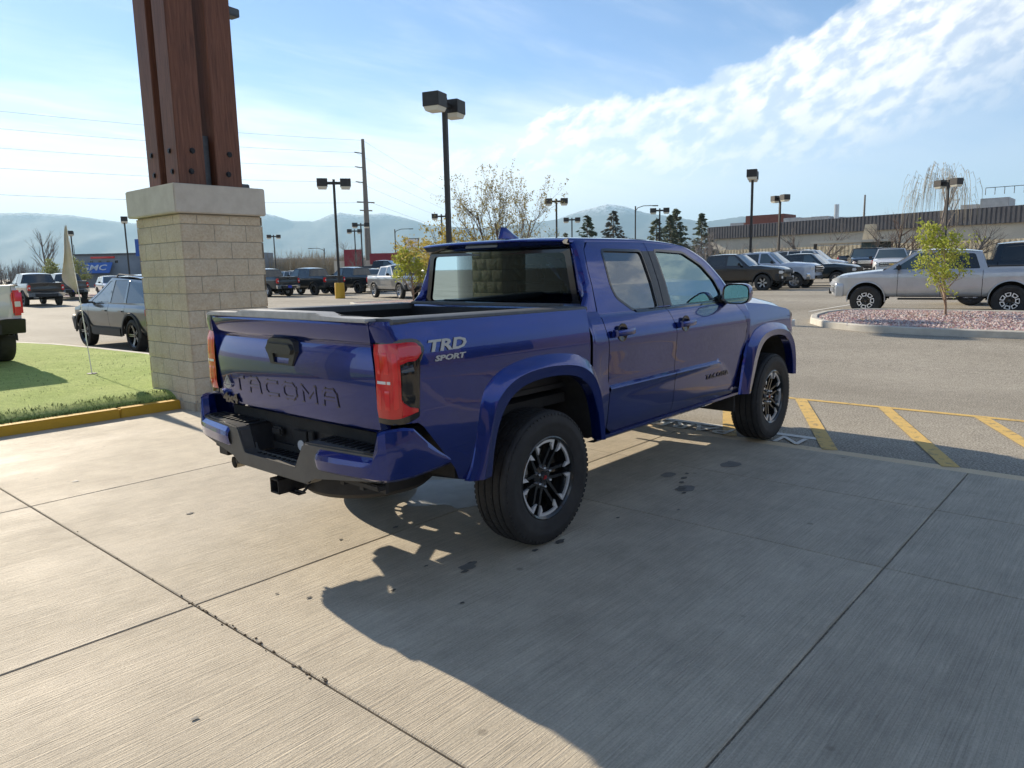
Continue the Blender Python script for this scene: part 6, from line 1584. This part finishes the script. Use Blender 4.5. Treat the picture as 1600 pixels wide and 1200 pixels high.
# weeping willow
random.seed(77); t=tree('weeping_tree',65.2,10.4,9.0,'tall weeping tree without leaves rising over the tan building',K_pale,dict(kids=(8,5,3),lev=2,up=.18,ang=.5,ratio=.55,start=.30,wig=.12,r=.16),seed=77,z=.2,squash=(.85,.85,1))
mb=MB(); tips=[]
for k in range(190):
    a=random.random()*2*PI; r=random.uniform(.2,2.6); z=9.3-r*.9*random.uniform(.2,1.4)-random.random()*1.5; p=Vector((r*math.cos(a),r*math.sin(a),z)); L=random.uniform(1.2,3.6)
    mb.tube([p,p+Vector((.15*math.cos(a),.15*math.sin(a),.15)),p+Vector((.4*math.cos(a),.4*math.sin(a),-L*.3)),p+Vector((.45*math.cos(a),.45*math.sin(a),-L))],[.016,.014,.010,.006],3,cap=False)
obj('hanging_twigs',mb,K_straw,t,40)
# left side trees
tree('bare_tree',34.9,121.7,9.4,'upright bare tree left of the golf flag',K_grey,dict(kids=(13,6,4),up=.22,ang=.55,ratio=.5,start=.22,wig=.08,r=.16),seed=61,squash=(1.1,1.1,1),group='leafless trees on the far left')
for i,(x,y,h,l) in enumerate(((14.5,96,7.2,'bare tree at the left edge of the picture'),(22.0,110,5.2,'low bare tree, second from the left edge'),(28.5,128,6.0,'thin bare tree behind the dark grey pickup'),(38.5,121,5.0,'bare bush tree right of the upright one'))):
    tree('bare_tree',x,y,h,l,K_grey,dict(kids=(11,5,4),up=.2,ang=.6,ratio=.5,start=.15,r=h*.016),seed=62+i,group='leafless trees on the far left',squash=(1.3,1.3,1))
for i,(x,y,h,l) in enumerate(((58,78,5.4,'bare tree left of the lamp post pair by the utility pole'),(68,92,7.0,'bare tree just left of the utility pole'),(75,80,5.6,'bare tree right of the utility pole'),(76.5,77.5,7.6,'tall bare tree right of the pylon sign'),(80,74,6.6,'bare tree left of the tall lamp post'),(92,95,8.0,'tall far bare tree behind the pylon sign'))):
    tree('bare_tree',x,y,h,l,K_grey,dict(kids=(11,6,4),up=.2,ang=.6,ratio=.52,start=.15,r=h*.015),seed=70+i,group='leafless trees around the utility pole',squash=(1.3,1.3,1))
def thicket(x0,y0,x1,y1,n,h0,h1,m,label,seed,w=3):
    random.seed(seed); mb=MB()
    for k in range(n):
        t=random.random(); x=lerp(x0,x1,t)+random.gauss(0,w); y=lerp(y0,y1,t)+random.gauss(0,w); h=lerp(h0,h1,.5+.5*mnoise.noise(Vector((t*6,seed,0))))*random.uniform(.6,1.1)
        d=Vector((random.gauss(0,.18),random.gauss(0,.18),1)).normalized(); p=Vector((x,y,0)); q=p+d*h
        mb.tube([p,p.lerp(q,.5)+rvec()*.15,q],[.06,.035,.01],3,cap=False)
        for j in range(7):
            u=random.uniform(.25,.9); b=p.lerp(q,u); e=b+(rvec()*.7+Vector((0,0,.9))).normalized()*h*(1-u)*.8; mb.tube([b,e],[.022,.006],3,cap=False)
    obj('thicket',mb,m,None,0,label=label,cat='thicket',kind='stuff')
thicket(66,112,78,102,520,3.5,6.6,K_straw,'pale brown leafless thicket behind the row of dark pickups',1)
thicket(92,98,112,84,420,3.0,6.0,K_grey,'grey leafless thicket behind the pylon sign',2)
thicket(12,120,40,132,420,2.5,5.5,K_grey,'grey leafless thicket on the far left horizon',3)
thicket(80,40,100,62,420,2.0,4.5,K_grey,'grey leafless thicket behind the conifers',4)
# ---------------- mountains ----------------
RIDGE=[(96,.060),(81.5,.0659),(75.3,.0721),(73.9,.0733),(71.5,.0714),(68.9,.0647),(66.6,.0606),(62.9,.0663),(59.6,.0767),(58.5,.0728),(57.4,.0664),(55.8,.0655),(54.7,.0735),(54.0,.0767),(52.6,.0733),(50.7,.0755),(48.8,.0678),(47.4,.0592),(44.0,.054),(41.0,.0572),(37.6,.0634),(36.2,.0719),(35.0,.0771),(33.8,.0814),(32.6,.0782),(30.9,.0683),(28.6,.0612),(26.7,.0544),(24.0,.0598),(21.4,.0548),(16.0,.0536),(10.3,.0543),(5.2,.0525),(-12,.0425)]
def mountains():
    mb=MB(); rows=[]; Rr=RIDGE[::-1]
    for a in linspace(-12,96,520):
        e=tab(Rr,a); ang=math.radians(a); r=[]
        for i in range(26):
            f=i/25; dist=9000+3000*f*1.0+ (0 if f<1 else 0); 
            n=mnoise.fractal(Vector((a*.28,f*2.2,3.1)),1.0,2.0,6)
            rid=abs(mnoise.noise(Vector((a*.35+f*1.3,f*1.2,7.7))))
            base=e*12000*(f**1.15); z=base*(1-.33*(1-f)*rid*2)+n*70*(1-f)*f*3
            if f==1: z=e*12000+mnoise.noise(Vector((a*6,0,0)))*9
            r.append(Vector((CAM.x+math.cos(ang)*dist,CAM.y+math.sin(ang)*dist,max(-5,z-2*(1-f)))))
        for dd,zz in ((13200,.6),(15000,0)): r.append(Vector((CAM.x+math.cos(ang)*dd,CAM.y+math.sin(ang)*dd,e*12000*zz)))
        rows.append(r)
    mb.grid(rows)
    m=mat('mountain_forest',(.06,.07,.05),.95); g=nadd(m,'ShaderNodeNewGeometry'); sp=nadd(m,'ShaderNodeSeparateXYZ'); m.node_tree.links.new(g.outputs['Position'],sp.inputs[0])
    f=nnoise(m,ncoord(m,(.001,.001,.001)),3,9,.7); f2=nnoise(m,ncoord(m,(.001,.001,.001)),14,8,.75)
    c=nramp(m,f,[(.35,(.030,.045,.045)),(.6,(.09,.10,.095))]); mr=nadd(m,'ShaderNodeMapRange'); m.node_tree.links.new(sp.outputs['Z'],mr.inputs[0]); mr.inputs[1].default_value=760; mr.inputs[2].default_value=930
    mu=nadd(m,'ShaderNodeMath'); mu.operation='MULTIPLY'; m.node_tree.links.new(mr.outputs[0],mu.inputs[0]); m.node_tree.links.new(nramp(m,f2,[(.42,g3(0)),(.56,g3(1))]),mu.inputs[1])
    setc(m,nmix(m,mu.outputs[0],c,(.8,.82,.85))); obj('mountains',mb,m,None,60,kind='structure')
mountains()
hero()
# ---------------- haze ----------------
mb=MB(); mb.box((4000,4000,600),(26000,26000,1204)); hz=obj('haze',mb,bpy.data.materials.new('haze_air'),None,0,kind='stuff',label='pale blue air between the lot and the mountains',cat='haze')
m=hz.data.materials[0]; m.use_nodes=True; n=m.node_tree; n.nodes.clear(); o=n.nodes.new('ShaderNodeOutputMaterial'); v=n.nodes.new('ShaderNodeVolumePrincipled'); v.inputs['Color'].default_value=(.50,.78,1.0,1); v.inputs['Density'].default_value=HAZE; v.inputs['Anisotropy'].default_value=0.2; n.links.new(v.outputs[0],o.inputs['Volume'])
